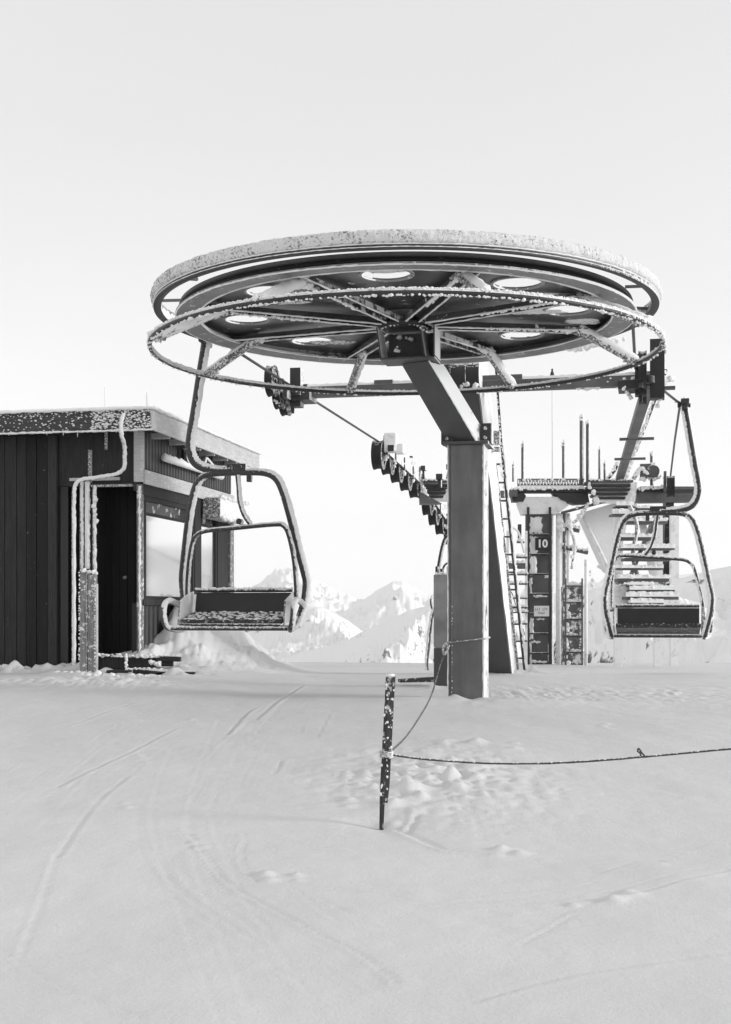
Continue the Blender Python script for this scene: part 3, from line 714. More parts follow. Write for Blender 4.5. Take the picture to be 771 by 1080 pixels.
# ---------------------------------------------------------------- haul cable
RC = 2.03
pts = []
zc = 2.72
for s in (150, 90, 55, 40, 30): pts.append(U(s, -RC, 2.55-.0048*(s-9)**2*.9 if s < 31 else 2.55-.0043*441-(s-30)*.30))
left = [U(30,-RC,.55), U(24,-RC,1.35), U(20,-RC,1.80), U(16.5,-RC,2.20), U(13,-RC,2.50), U(9,-RC,2.70), U(3.3,-RC,2.71), U(0,-RC,zc)]
right = [Vector((2*WC.x,0,0))+Vector((0,0,0)) for _ in ()]
arc = [WC+u*(-math.sin(t)*RC)-v*(math.cos(t)*RC)+Z*zc for t in [math.pi*i/60 for i in range(1, 60)]]
right = [U(s.to_tuple()[0] if False else 0, RC, zc) for s in ()]
RG = 2.56
rl = [U(0,RC,zc), U(3.0,RC,2.68), U(5.3,RG,2.62), U(9,RG,2.62), U(13,RG,2.50), U(16.5,RG,2.20), U(20,RG,1.80), U(24,RG,1.35), U(30,RG,.55)]
path = [U(120,-RC,-27), U(60,-RC,-9)]+left+arc+rl+[U(60,RG,-9), U(120,RG,-27)]
cb = MB().tube(path, .016, 8).build('haul_cable', M['cable'], smooth=True)
tag(cb, 'dark steel haul cable running round the wheel and away to the sheaves', 'cable')

# ---------------------------------------------------------------- leaning mast with crossarm, ladder and sheaves
mb0 = Vector((P(531, 715, 17.5).x, 17.5, -1.3)); mb1 = P(490, 372, 15.6)
mastbase = Vector((mb0.x, mb0.y, gz(mb0.x, mb0.y)))
mast = empty('leaning_mast', mastbase, YAW, 'leaning steel mast with white right face and a ladder, standing behind the square column', 'steel mast')
mm_ = MB().hexa(sect(mb0+(mb0-mb1)*.0, .40, .75)+sect(mb1, .36, 1.25)).build('mast_shaft', M['arm'], mast, bevel=.008)
# rime slab that also whitens the mast's right face as if sunlit
dr = .006
q0, q1 = mb0+v*.20, mb1+v*.18
sl = MB(); NS = 90; vs = []
for i in range(NS+1):
    t = i/NS; p = q0.lerp(q1, t); dd = .75+.5*t
    for k in range(9):
        yk = (k/8-.5)*dd; edge = .25 if k in (0, 8) else 1
        th = (.02+.022*mnoise.noise(Vector((i*.22, k*.6, 1)))+.008*mnoise.noise(Vector((i*1.1, k*1.9, 5))))*edge+.004
        vs.append(p+v*th+u*yk)
fs = [(i*9+k, i*9+k+1, (i+1)*9+k+1, (i+1)*9+k) for i in range(NS) for k in range(8)]
sl.add(vs, fs).build('lit_rime_face', M['rime'], mast, smooth=True)
# drive drum near the top
dc = P(491, 396, 15.0)
MB().cyl(dc-v*.17, dc+v*.17, .17, 32).lathe([(.185,-.17),(.195,-.165),(.195,-.15),(.185,-.145)], dc, 32, True, v).lathe([(.185,.0),(.195,.005),(.195,.02),(.185,.025)], dc, 32, True, v).build('drum', M['dark'], mast, smooth=False)
MB().crust([dc-v*.1-u*.15-Z*.12, dc+v*.16-u*.15-Z*.14], .05, .03, seed=44, gap=.3).build('rime', M['rime'], mast, smooth=True)
# crossarm
xc = Vector((1.12, 15.5, 2.60)); cr1, cr2 = xc-v*2.15, xc+v*2.25
ca = MB().beam(cr1, cr2, .14, .12).build('crossarm', M['steel'], mast, bevel=.004)
MB().tube([cr1.lerp(cr2, t/120)+Z*.066 for t in range(121)], .035, 8, lump=.3, seed=50).build('rime', M['rime'], ca, smooth=True)
MB().box(xc-v*.92+Z*.06, (.22,.12,.10), yaw=YAW).build('cable_box', M['steel'], mast); MB().box(xc+v*.45+Z*.075, (.5,.10,.09), yaw=YAW).build('cable_box', M['steel'], mast)
def sheave(mb, c, ax_, r, w=.07):
    mb.lathe([(.03,-w/2),(r*.72,-w*.35),(r*.75,-w*.5),(r,-w*.5),(r*.93,-w*.15),(r*.93,w*.15),(r,w*.5),(r*.75,w*.5),(r*.72,w*.35),(.03,w/2)], c, 28, True, ax_)
    return mb
for sg, lab in ((-1,0),(1,1)):
    bc = xc+v*sg*2.03
    br = MB().box(bc+v*(.05 if sg<0 else .0)+Z*.06, (.13,.16,.46), yaw=YAW).box(bc-v*sg*.10-Z*.06+u*.0, (.30,.36,.10), yaw=YAW).beam(bc-u*.35-Z*.06, bc+u*.35-Z*.06, .05, .10)
    br.cyl(bc-Z*.24, bc-Z*.13, .02, 8).cyl(bc+v*.10-Z*.06-u*.20, bc+v*.10+Z*.02-u*.20, .05, 12).cyl(bc+v*.16-Z*.10, bc+v*.16+Z*.10, .035, 10)
    bo = br.build('sheave_bracket', M['dark'], mast, bevel=.004)
    for k_, (ds, dzz) in enumerate(((-.30,.04),(.02,-.06),(.30,-.10))):
        sheave(MB(), bc-v*(.17 if sg < 0 else -.02)+u*ds+Z*(.06+dzz), v, .185, .09).build('sheave', M['rubber'], bo)
    MB().crust([bc-v*.2+u*-.1+Z*.0, bc+v*.2+Z*.06], .05, .05, seed=60+sg, gap=.3).crust([bc-v*.18-u*.3-Z*.12, bc-v*.1+u*.3-Z*.15], .04, .05, seed=70+sg, gap=.3).build('rime', M['rime'], bo, smooth=True)
rb = xc+v*2.03
MB().beam(rb-v*.42+Z*.02, rb-v*.42+Z*.42, .30, .26).build('gear_box', M['plate'], mast, bevel=.05)
MB().beam(rb-v*.12+Z*.0, rb-v*.12+Z*.62, .15, .12).build('pale_upright', M['pale'], mast)
MB().box(rb+v*.18+Z*.12, (.16,.2,.66), yaw=YAW).build('dark_upright', M['black'], mast)
MB().crust([rb-v*.7-Z*.02, rb+v*.35+Z*.02], .09, .035, seed=72, gap=.1, spread=.7).crust([rb-v*.8+Z*.40, rb-v*.2+Z*.46], .08, .04, seed=73, gap=.15).build('rime', M['rime'], mast, smooth=True)
MB().crust([rb+v*.2-Z*.3, rb+v*.28+Z*.5], .05, .05, seed=74, gap=.4).build('rime', M['rime'], mast, smooth=True)
# ladder beside the mast
la0, la1 = P(556, 718, 17.3)+Z*-.2, P(529, 470, 16.3); lb0, lb1 = P(547, 718, 17.3)+Z*-.2, P(518, 470, 16.3)
ld = MB().beam(la0, la1, .030, .03, up=v).beam(la1, P(523, 384, 15.7), .028, .028, up=v).build('ladder_rail', M['dark'], mast)
ld2 = MB().beam(lb0+v*.03, lb1+v*.03, .025, .03, up=v).build('ladder_rail', M['frosty'], mast)
for k in range(14):
    t = .02+k*.07; a_, b_ = la0.lerp(la1, t), lb0.lerp(lb1, t)
    r_ = MB().cyl(a_, b_+v*.03, .012, 8).build('rung', M['dark'], mast)
MB().tube([la0.lerp(P(529,470,16.3), t/70)+v*.018 for t in range(71)], .016, 7, lump=.5, seed=80).crust([P(522,385,15.7), P(536,560,16.8)], .018, .035, seed=81, gap=.35).crust([P(527,480,16.3), P(545,600,16.9)], .030, .03, seed=82, gap=.5).build('rime', M['rime'], ld, smooth=True)
jb = MB().box(P(523,462,16.1), (.10,.12,.16), yaw=YAW).box(P(523,474,16.0), (.10,.10,.05), yaw=YAW).build('junction_box', M['frosty'], mast)
# receding walkway beam with cross plates
w0, w1 = P(687, 396, 15.2), P(653, 506, 25.0)
wb_ = MB().beam(w0, w1, .13, .10).build('walkway_beam', M['steel'], mast)
MB().beam(w0+v*.16+Z*.05, w1+v*.13+Z*.03, .03, .03).build('walkway_rail', M['dark'], mast)
for t in (.06, .46, .68): MB().box(w0.lerp(w1, t)+v*.06-Z*.04, (.5,.12,.03), yaw=YAW).build('cross_plate', M['steel'], mast)
MB().crust([w0.lerp(w1,.4)+v*.1, w1+v*.1], .07, .12, seed=84, gap=.35).crust([w0+v*.12, w1+v*.12], .035, .07, seed=85, gap=.5).build('rime', M['rime'], wb_, smooth=True)

# ---------------------------------------------------------------- lift tower with the number ten
TY = 25.0
tx = P(577, 0, TY).x; tb = Vector((tx, TY, gz(tx, TY)))
tw = empty('lift_tower', tb, YAW, 'lift tower with number 10 on a dark plate, ladder, deck and crossbeam', 'lift tower')
zt = P(0, 541, TY).z; zb_ = tb.z-.2
colw = (600-557)*TY/F; cxp = P(571, 0, TY+.25)
MB().box((cxp.x-.03, TY+.30, (zt+zb_)/2), (.50, .40, zt-zb_), yaw=YAW).build('tower_shaft', M['steel'], tw, bevel=.01)
for px, r_, mt in ((589.5, .058, 'pale'), (595.5, .042, 'spoke'), (599.5,.03,'pale')):
    q = P(px, 0, TY+.1); MB().cyl((q.x, q.y, zb_), (q.x, q.y, zt), r_, 14).build('pipe', M[mt], tw, smooth=True)
MB().crust([P(589,545,TY-.05), P(592,560,TY-.05)], .10, .05, seed=90).crust([P(563,546,TY), P(556,600,TY)], .035, .08, seed=91, gap=.4).build('rime', M['rime'], tw, smooth=True)
# snow plastered on the shaft between rungs
pl = MB(); R = random.Random(6)
for (a, b2, c, d) in ((559,545,572,562),(559,566,567,584),(559,587,566,606),(575,606,579,610),(559,610,561,626),(563,628,579,630),(559,652,563,674),(566,652,575,654),(559,677,561,702),(560,676,570,678),(578,676,580,700),(560,697,579,699),(559,700,561,714)):
    pp = P(a, b2, TY+.045); p2 = P(c, d, TY+.045); nI, nJ = 8, 6
    vs = []
    for j in range(nJ+1):
        for i in range(nI+1):
            e_ = 0 if i in (0, nI) or j in (0, nJ) else R.uniform(.015,.035)
            vs.append((pp.x+(p2.x-pp.x)*i/nI+(R.uniform(-.02,.02) if i in (0,nI) else 0), TY+.085-e_*1.0, pp.z+(p2.z-pp.z)*j/nJ+(R.uniform(-.02,.02) if j in (0,nJ) else 0)))
    pl.add(vs, [(j*(nI+1)+i, (j+1)*(nI+1)+i, (j+1)*(nI+1)+i+1, j*(nI+1)+i+1) for j in range(nJ) for i in range(nI)])
pl.build('rime', M['rime'], tw, smooth=True)
ra, rb2 = P(557, 0, TY-.04), P(580, 0, TY-.04)
lt_top = P(0, 535, TY).z
for q in (ra, rb2): MB().beam((q.x, q.y, zb_), (q.x, q.y, lt_top), .045, .035, up=Vector((0,1,0))).build('ladder_rail', M['dark'], tw)
for k in range(9):
    zz = P(0, 567+20.8*k-3, TY).z
    MB().cyl((ra.x, ra.y, zz), (rb2.x, rb2.y, zz), .018, 8).build('rung', M['dark'], tw)
s1 = P(572.2, 573.7, TY-.10); sg_ = MB().box(s1, (.275, .02, .235)).build('number_sign', M['black'], tw)
def text(txt, size, c, name, mat, parent, sx_=1., bold=.0):
    cu = bpy.data.curves.new(name, 'FONT'); cu.body = txt; cu.size = size; cu.extrude = .006; cu.align_x = 'CENTER'; cu.align_y = 'CENTER'; cu.offset = bold
    t = bpy.data.objects.new(name, cu); dg = bpy.context.evaluated_depsgraph_get(); col.objects.link(t); dg.update()
    me_ = bpy.data.meshes.new_from_object(t.evaluated_get(dg)); bpy.data.objects.remove(t)
    me_.transform(Matrix.Translation(c) @ Matrix.Rotation(math.pi/2, 4, 'X') @ Matrix.Scale(sx_, 4, (1,0,0)))
    me_.transform(world_of(parent).inverted()); me_.materials.clear(); me_.materials.append(mat)
    o = bpy.data.objects.new(name, me_); col.objects.link(o); o.parent = parent; return o
text('10', .20, s1+Vector((-.005,-.012,0)), 'digits', M['digit'], sg_, 1.0, .006)
s2 = P(571.2, 644.5, TY-.10); ws = MB().box(s2, (.28, .015, .195)).build('warning_sign', M['digit'], tw)
ink = MB(); R = random.Random(1)
for row, (h_, n_, wd) in enumerate(((.055, 7, .24), (.035, 5, .13))):
    for i in range(n_):
        xx = (-wd/2+(i+.5)*wd/n_); zz = .035-.07*row
        if row or i != 3: ink.box(s2+Vector((xx-.008,-.010,zz)), (.007,.003,h_)); ink.box(s2+Vector((xx+.002,-.010,zz+h_*.3*R.choice((-1,1)))), (.016,.003,.008))
ink.build('faded_lettering', M['steel'], ws)
# head and crossbeam
hc_ = P(568, 0, TY)
def quadslab(pts, thick, name, mat, parent, y=TY):
    return MB().prism([P(a, b2, y) for a, b2 in pts], Vector((0, thick, 0))).build(name, mat, parent)
quadslab([(552,542),(548,531),(546,524),(592,524),(600,533),(588,542)], .5, 'tower_head', M['pale'], tw, TY+.02)
quadslab([(538,516),(694+40,516),(694+40,519),(538,519)], .35, 'crossbeam', M['dark'], tw, TY-.05)
quadslab([(539,519.5),(552,519.5),(555,523),(552,529),(541,529)], .3, 'beam_bracket', M['dark'], tw, TY-.03)
quadslab([(583,519.5),(620,519.5),(622,531),(606,532),(592,527)], .3, 'beam_bracket', M['dark'], tw, TY-.03)
quadslab([(676,513),(694+44,513),(694+44,529),(672,530)], .3, 'beam_bracket', M['steel'], tw, TY-.03)
quadslab([(548,512),(615,512),(617,515.4),(540,515.4)], .7, 'deck_snow', M['bank'], tw, TY-.10)
dk = MB()
for i in range(40): a = P(546+i*1.75, 509, TY-.05); dk.box(a, (.012,.03,.13)).box(a+Z*(.03 if i%2 else -.03)+Vector((.012,0,0)), (.03,.02,.02))
dk.box(P(581,505.5,TY-.05), (70*TY/F,.05,.02)).box(P(581,512,TY-.05), (70*TY/F,.05,.02)); dk.build('deck_grating', M['steel'], tw)
MB().crust([P(545,506,TY-.1), P(616,506,TY-.1)], .05, .07, seed=99, gap=.5).crust([P(540,516,TY-.1), P(612,515,TY-.1)], .045, .03, seed=98, gap=.1).build('rime', M['rime'], tw, smooth=True)
for px, y0, y1, w_ in ((541,490,508,.03),(551,468,508,.045),(594,467,508,.045),(613,440,512,.06),(619.5,446,508,.055),(632,474,508,.035),(637.5,489,508,.035),(687,479,512,.05)):
    a, b2 = P(px, y1, TY-.02), P(px, y0, TY-.02)
    o_ = MB().cyl(a, b2, w_*.5, 10).build('handrail_post', M['steel'], tw, smooth=True)
    MB().tube([a.lerp(b2, t/24)+Vector((w_*.45,0,0)) for t in range(25)]+[b2+Vector((w_*.3,0,.06))], w_*.38, 7, lump=.35, seed=int(px)).crust([b2-Z*.08, b2+Z*.02], w_*1.0, .03, seed=int(px)).build('rime', M['rime'], o_, smooth=True)
# thin pale whip with a small lamp
a, b2 = P(582.5, 540, TY+.1), P(582.5, 398, TY+.1)
MB().cyl(a, b2, .012, 8).build('whip_antenna', M['pale'], tw); MB().cyl(b2, b2+Z*.10, .05, 10, .03).cyl(b2+Z*.10, b2+Z*.16, .02, 8).build('lamp_head', M['dark'], tw)
# service platforms left and right, with louvred slats
def platform(x0, x1, y0, y1, seed, flip=False, Yp=TY-.5):
    W_ = (x1-x0)
    fr_ = MB()
    fr_.prism([P(x0, y0+1, Yp), P(x1, y0+1, Yp), P(x1, y0+3.4, Yp), P(x0, y0+3.4, Yp)], Vector((0,.8,0)))
    o_ = fr_.build('platform', M['steel'], tw)
    s_ = MB()
    for k in range(4):
        yy = y0+5.5+k*(y1-y0-8)/4; ins = k*2.6
        s_.prism([P(x0+ins+2, yy, Yp+.05*k), P(x1-ins, yy, Yp+.05*k), P(x1-ins-1, yy+2.6, Yp+.05*k), P(x0+ins+3, yy+2.6, Yp+.05*k)], Vector((0,.7,0)))
    s_.build('slats', M['dark'], o_)
    w_ = MB().prism([P(x0+4, y0+3.5, Yp+.10), P(x1+4, y0+3.5, Yp+.10), P(x1+2, y1-2, Yp+.25), P(x0+10, y1-2, Yp+.25)], Vector((0,.5,0)))
    w_.crust([P(x0,y0+1,Yp), P(x1,y0+1,Yp)], .04, .04, seed=seed, gap=.3).crust([P(x0,y0+4,Yp), P(x0+10,y1,Yp)], .07, .05, seed=seed+1, gap=.1).crust([P(x1,y0+4,Yp), P(x1-4,y1,Yp)], .07, .05, seed=seed+2, gap=.1)
    w_.build('rime', M['rime'], o_, smooth=False)
    return o_
platform(443, 476, 505, 529, 101)
MB().prism([P(442,518,TY-.55), P(466,531,TY-.55), P(443,531.5,TY-.55)], Vector((0,.3,0))).build('platform_gusset', M['steel'], tw)
platform(621, 668, 505, 531, 111)
MB().beam(P(592,541,TY), P(642,528,TY), .05, .05).build('brace', M['steel'], tw); MB().crust([P(592,541,TY), P(640,526.5,TY)], .05, .05, seed=120).build('rime', M['rime'], tw, smooth=True)
MB().beam(P(470,523,TY), P(545,521,TY), .25, .12).build('crossbeam', M['steel'], tw)
for (pts, w_, mt, lab) in (([(640,506),(648,496),(652,488)], .07, 'dark', 'stay'), ([(664,532),(690,540),(715,536)], .08, 'steel', 'stay'), ([(600,548),(606,575),(603,600)], .05, 'frosty', 'cable_loop'), ([(620,532),(612,545),(604,552)], .06, 'frosty', 'stay'), ([(668,505),(676,494),(682,500),(690,489)], .09, 'frosty', 'stay')):
    o_ = MB().tube([P(a, b2, TY-.2) for a, b2 in pts], w_*.5, 8, smooth_path=5).build(lab, M[mt], tw, smooth=True)
    MB().crust([P(a, b2-1, TY-.25) for a, b2 in pts], .06, .04, seed=int(pts[0][0]), gap=.15).build('rime', M['rime'], o_, smooth=True)
MB().box(P(683,497,TY-.1), (.28,.3,.26), yaw=YAW).cyl(P(689,497,TY-.3), P(689,497,TY+.1), .12, 16).build('motor_box', M['steel'], tw, bevel=.02)
MB().crust([P(676,505,TY-.2), P(700,503,TY-.2)], .07, .04, seed=701, gap=.1).crust([P(668,516,TY-.25), P(700,514,TY-.25)], .06, .04, seed=702, gap=.1).build('rime', M['rime'], tw, smooth=True)
# left sheave trains
SH = [(399.5,480,0),(409,486,1),(418.5,495,2),(428,504,3),(437.5,512,4),(451,531,6),(457.5,542,7),(464.5,552,8),(473.5,563,9)]
def line_Y(px): k = (px-HX)/F; c0 = WC-v*RC; return (c0.x-(u.x/u.y)*c0.y)/(k-(u.x/u.y))
bm_pts = []
for sgn in (0, 1):
    grp = SH[:5] if sgn == 0 else SH[5:]
    Ys = [line_Y(a[0]) for a in grp]; C = [P(a[0], a[1], y) for a, y in zip(grp, Ys)]
    tr = MB()
    tr.beam(C[0]+v*.10+Z*.18, C[-1]+v*.10+Z*.16, .05, .26); tr.beam(C[0]-v*.02+Z*.20, C[-1]+v*.0+Z*.20, .12, .04)
    for k_, c in enumerate(C): tr.beam(c+v*.10+Z*.2, c+v*.10-Z*.02, .10, .05, up=u)
    to = tr.build('sheave_train', M['steel'], tw)
    for k_, c in enumerate(C): sheave(MB(), c, v, .235 if (sgn == 0 and k_ == 0) else .235, .16).build('sheave', M['rubber'], to)
    ee = MB().crust([C[0]+v*.1+Z*.28, C[-1]+v*.1+Z*.28], .08, .07, seed=130+sgn, gap=.15)
    for c in C: ee.crust([c+v*.12-Z*.1, c+v*.12+Z*.16], .06, .06, seed=int(c.x*50), gap=.2)
    ee.build('rime', M['rime'], to, smooth=True)
f0 = P(405, 474, line_Y(399.5)); MB().box(f0+Z*.10+v*.12, (.20,.25,.30), yaw=YAW).box(f0+Z*.0+v*.26, (.14,.2,.16), yaw=YAW).build('catcher_box', M['pale'], tw, bevel=.02); MB().box(f0+Z*.0+v*.14-u*.14, (.10,.03,.10), yaw=YAW).build('catcher_hatch', M['dark'], tw)
for px, py, w_, h_ in ((421,486,7,6),(432,485,9,7),(447,494,5,5),(464,503,7,6)): 
    q = P(px, py, 24.3); MB().box(q, (w_*24.3/F, .2, h_*24.3/F), yaw=YAW).box(q-Z*.12, (w_*24.3/F*.5,.1,.15), yaw=YAW).build('derail_switch', M['dark'], tw, bevel=.01)
# right sheave train, mirrored on the far side
C = [U(13+.85*k, RG, 2.28-.10*k-.012*k*k) for k in range(9)]
tr = MB().beam(C[0]+Z*.18-v*.1, C[-1]+Z*.16-v*.1, .05, .22); to = tr.build('sheave_train', M['steel'], tw)
for c in C: sheave(MB(), c, v, .2, .14).build('sheave', M['rubber'], to)
# funnel-shaped rimed leg, thin rails left of the second chair
quadslab([(612,541),(650,530),(662,548),(652,600),(646,606),(640,602)], .5, 'tapered_leg', M['bank'], tw, TY+.4)
MB().tube([P(614,543,TY+.3), P(630,575,TY+.3), P(645,606,TY+.3)], .03, 8).tube([P(630,597,TY+.3), P(645,606,TY+.3), P(655,603,TY+.3)], .025, 8).build('leg_edge', M['pale'], tw, smooth=True)
for (a, b2, c, d) in ((592,556,611,560),(593,577,620,583)):
    MB().beam(P(a,b2,TY+.1), P(c,d,TY+.1), .07, .07).build('side_rail', M['steel'], tw); MB().crust([P(a,b2-3,TY+.05), P(c,d-3,TY+.05)], .06, .05, seed=a).build('rime', M['rime'], tw, smooth=True)

# ---------------------------------------------------------------- rimed equipment rack between mast and tower
EY = 23.0; q = P(545, 0, EY); rk = empty('equipment_rack', (q.x, EY, gz(q.x, EY)), YAW, 'rime-coated rack of thin bars between the leaning mast and the numbered tower', 'rack')
zb5 = gz(q.x, EY)-.1
for px in (535.5, 555): q = P(px, 0, EY); o_ = MB().beam((q.x,EY,zb5), (q.x,EY,P(0,560,EY).z), .04, .05, up=Vector((0,1,0))).build('upright', M['pale'], rk)
for i, (py, x0, x1, h_) in enumerate(((572,545,553,.03),(588,540,556,.03),(597,536,554,.10),(606,535,556,.03),(616,534,556,.03),(631,541,556,.025),(641,534,556,.03),(646,534,556,.025),(658,534,556,.03),(676,536,556,.025))):
    a, b2 = P(x0,py,EY-.03), P(x1,py,EY-.03); o_ = MB().beam(a, b2, .05, h_).build('bar', M['steel'], rk)
    MB().crust([a+Z*(h_/2+.02), b2+Z*(h_/2+.02)], .045, .035, seed=600+i, gap=.1).build('rime', M['rime'], o_, smooth=True)
a, b2 = P(541,556,EY-.05), P(553,583,EY-.05); MB().tube([P(540,556,EY-.05), P(547,562,EY-.05), P(553,583,EY-.05)], .02, 8, smooth_path=5).build('pipe', M['pale'], rk, smooth=True)
MB().beam(P(548,553,EY), P(548,568,EY), .06, .05, up=Vector((0,1,0))).build('stub', M['dark'], rk)

# ---------------------------------------------------------------- low control pylon with its own ladder
LY = 24.2
lx = P(605, 0, LY).x; lb_ = Vector((lx, LY, gz(lx, LY)))
lw = empty('low_pylon', lb_, YAW, 'short rime-covered pylon with a small ladder right of the numbered tower', 'pylon')
zt2 = P(0, 618, LY).z
MB().box((lx, LY+.25, (zt2+lb_.z-.2)/2), (.34, .3, zt2-lb_.z+.2), yaw=0).build('pylon_shaft', M['frosty2'], lw, bevel=.02)
for px in (596.5, 614): q = P(px, 0, LY); MB().beam((q.x, LY, lb_.z-.1), (q.x, LY, P(0,610,LY).z), .028, .03, up=Vector((0,1,0))).build('ladder_rail', M['steel'], lw)
for k in range(6):
    zz = P(0, 618+17.5*k, LY).z; a, b2 = P(596.5,0,LY), P(614,0,LY)
    r_ = MB().cyl((a.x,LY,zz), (b2.x,LY,zz), .016, 8).build('rung', M['dark'], lw)
    MB().crust([(a.x,LY+.04,zz+.03), (b2.x,LY+.04,zz+.03)], .045, .04, seed=200+k, gap=.15).crust([(a.x+.03,LY+.08,zz-.05), (a.x+.06,LY+.08,zz-.26)], .07, .06, seed=210+k, gap=.1).crust([(b2.x-.02,LY+.09,zz-.05), (b2.x-.03,LY+.09,zz-.26)], .03, .06, seed=220+k, gap=.3).build('rime', M['rime'], r_, smooth=True)
MB().lump((lx, LY+.2, zt2+.02), .20, random.Random(2), (1,.7,.35)).build('snow_cap', M['rime'], lw, smooth=True)
q = P(619,0,LY); MB().cyl((q.x, LY+.1, lb_.z-.1), (q.x, LY+.1, P(0,590,LY).z), .03, 10).build('side_pipe', M['pale'], lw, smooth=True)
MB().crust([P(622,600,LY), P(626,618,LY)], .06, .05, seed=230, gap=.4).build('rime', M['rime'], lw, smooth=True)

# ---------------------------------------------------------------- snow-caked steel steps behind the right chair
SY = 21.5
sb_ = P(690, 0, SY); sb_.z = gz(sb_.x, SY)
stp = empty('steel_steps', sb_, YAW, 'stack of snow-caked steel steps and slabs behind the right-hand chair', 'steps')
R = random.Random(9)
MB().beam(P(676,545,SY+.9), P(700,660,SY+.9), .12, .10).build('stringer', M['pale'], stp); MB().beam(P(694,536,SY+.7), P(664,610,SY+.7), .07, .06).build('brace', M['frosty'], stp)
MB().tube([P(664,533,SY+.5), P(672,556,SY+.5), P(668,590,SY+.5), P(684,640,SY+.5)], .035, 9, smooth_path=6).build('hose', M['frosty'], stp, smooth=True)
rows = [(534,650,668,2.2),(537,673,689,2.5),(543,646,668,2.5),(551,657,704,3),(568,650,692,3.2),(579,655,712,2),(590,659,708,3.5),(600,650,700,2),(612,652,706,4),(618,662,690,2.5),(623,664,712,2),(631,660,716,3.5),(637,665,700,2.5),(644,668,715,3)]
for i, (py, xa, xb, h_) in enumerate(rows):
    Yk = SY-.25*i*.3+.8
    o_ = MB().prism([P(xa,py-h_/2,Yk), P(xb,py-h_/2,Yk), P(xb,py+h_/2*.8,Yk), P(xa,py+h_/2*.8,Yk)], Vector((0,.35,0))).build('step', M['steel'], stp, bevel=.006)
    sl_ = MB(); n_ = int((xb-xa)/2.2); top_ = 2.5+R.random()*3; vs = []
    for k in range(n_+1):
        x = xa+(xb-xa)*k/n_; j = R.uniform(-1,1)*.8
        for (dy, dY) in ((-h_/2-.0, -.03), (-h_/2-top_*.6+j, -.02), (-h_/2-top_+j, .06), (-h_/2-top_+j*.5, .4)): vs.append(P(x, py+dy, Yk+dY))
    sl_.add(vs, [(k*4+a, (k+1)*4+a, (k+1)*4+a+1, k*4+a+1) for k in range(n_) for a in range(3)]); sl_.crust([P(xa,py-h_/2-top_*.5,Yk), P(xb,py-h_/2-top_*.5,Yk)], .05, .09, seed=i+300, gap=.4)
    sl_.build('snow_layer', M['rime'], o_, smooth=True)
MB().crust([P(652,612,SY+.6), P(700,611,SY+.6)], .11, .05, seed=320, gap=.2).build('rime', M['frosty'], stp, smooth=True)
for xa in (652, 694, 711): q = P(xa,0,SY+1.3); MB().beam((q.x,q.y,sb_.z-.1), (q.x,q.y,P(0,535,SY).z), .14, .10, up=Vector((0,1,0))).build('stringer', M['pale'], stp)
MB().prism([P(660,616,SY+.3), P(666,616,SY+.3), P(672,650,SY+.3), P(650,652,SY+.3), P(648,622,SY+.3)], Vector((0,.3,0))).build('side_plate', M['pale'], stp)
q = P(688, 560, SY); MB().beam(P(685,562,SY), P(694,545,SY), .10, .06).build('cheek_plate', M['steel'], stp)

# ---------------------------------------------------------------- grey control post left of the column, bent pipe rail, plank
gx0 = P(467, 0, 14.2); gb = Vector((gx0.x, 14.2, gz(gx0.x, 14.2)))
cp = empty('control_post', gb, YAW, 'grey box-section post with darker foot just left of the square column', 'post')
ztp = P(0, 606, 14.2).z; zmd = P(0, 683, 14.2).z
MB().box((gb.x, gb.y, (zmd+ztp)/2), (.175,.16,ztp-zmd), yaw=YAW).build('post_body', metal_mat('aged_grey', .30, .6, frost=.6, speck=.66, top=.6, lit_side=.9, scale=9, var=.4), cp, bevel=.012)
MB().box((gb.x, gb.y, (zmd+gb.z-.1)/2-.002), (.170,.155,zmd-gb.z+.1), yaw=YAW).build('post_foot', M['arm'], cp, bevel=.006)
for d in (-.06, -.01, .06): MB().box((gb.x+d, gb.y, ztp+.04), (.025,.08,.09 if d != -.01 else .04), yaw=YAW).build('fork', M['dark'], cp)
MB().crust([(gb.x-.08,gb.y-.06,ztp+.01),(gb.x+.08,gb.y-.06,ztp+.01)], .025, .02, seed=400).build('rime', M['rime'], cp, smooth=True)
for (pts, yy, lab) in (([(473,640),(462,641),(456.5,648),(454,665),(452,685),(450.5,700),(452,712),(452,722)], 20.0, 'slim bent pipe rail standing on the crest left of the grey post'),):
    pp = [P(a, b2, yy) for a, b2 in pts]; o0 = Vector((pp[-1].x, yy, gz(pp[-1].x, yy)))
    r_ = empty('bent_rail', o0, 0, lab, 'rail'); t_ = MB().tube(pp, .022, 9, smooth_path=6).tube([pp[4]+Vector((.10,.3,-.15)), pp[4]+Vector((.16,.3,-.5)), pp[4]+Vector((.12,.3,-.9))], .018, 8).build('rail_pipe', M['steel'], r_, smooth=True)
    MB().tube([p+Vector((-.02,0,.01)) for p in pp], .02, 7, smooth_path=10, lump=.35, seed=2).build('rime', M['rime'], t_, smooth=True)
p0, p1 = P(421, 718, 14.4), P(459, 716.5, 14.5)
pk = MB().beam(p0, p1, .10, .035, h2=.055).build('plank', M['stake'], origin=p0, bevel=.006); tag(pk, 'dark plank lying half buried on the snow between stake and grey post', 'plank')

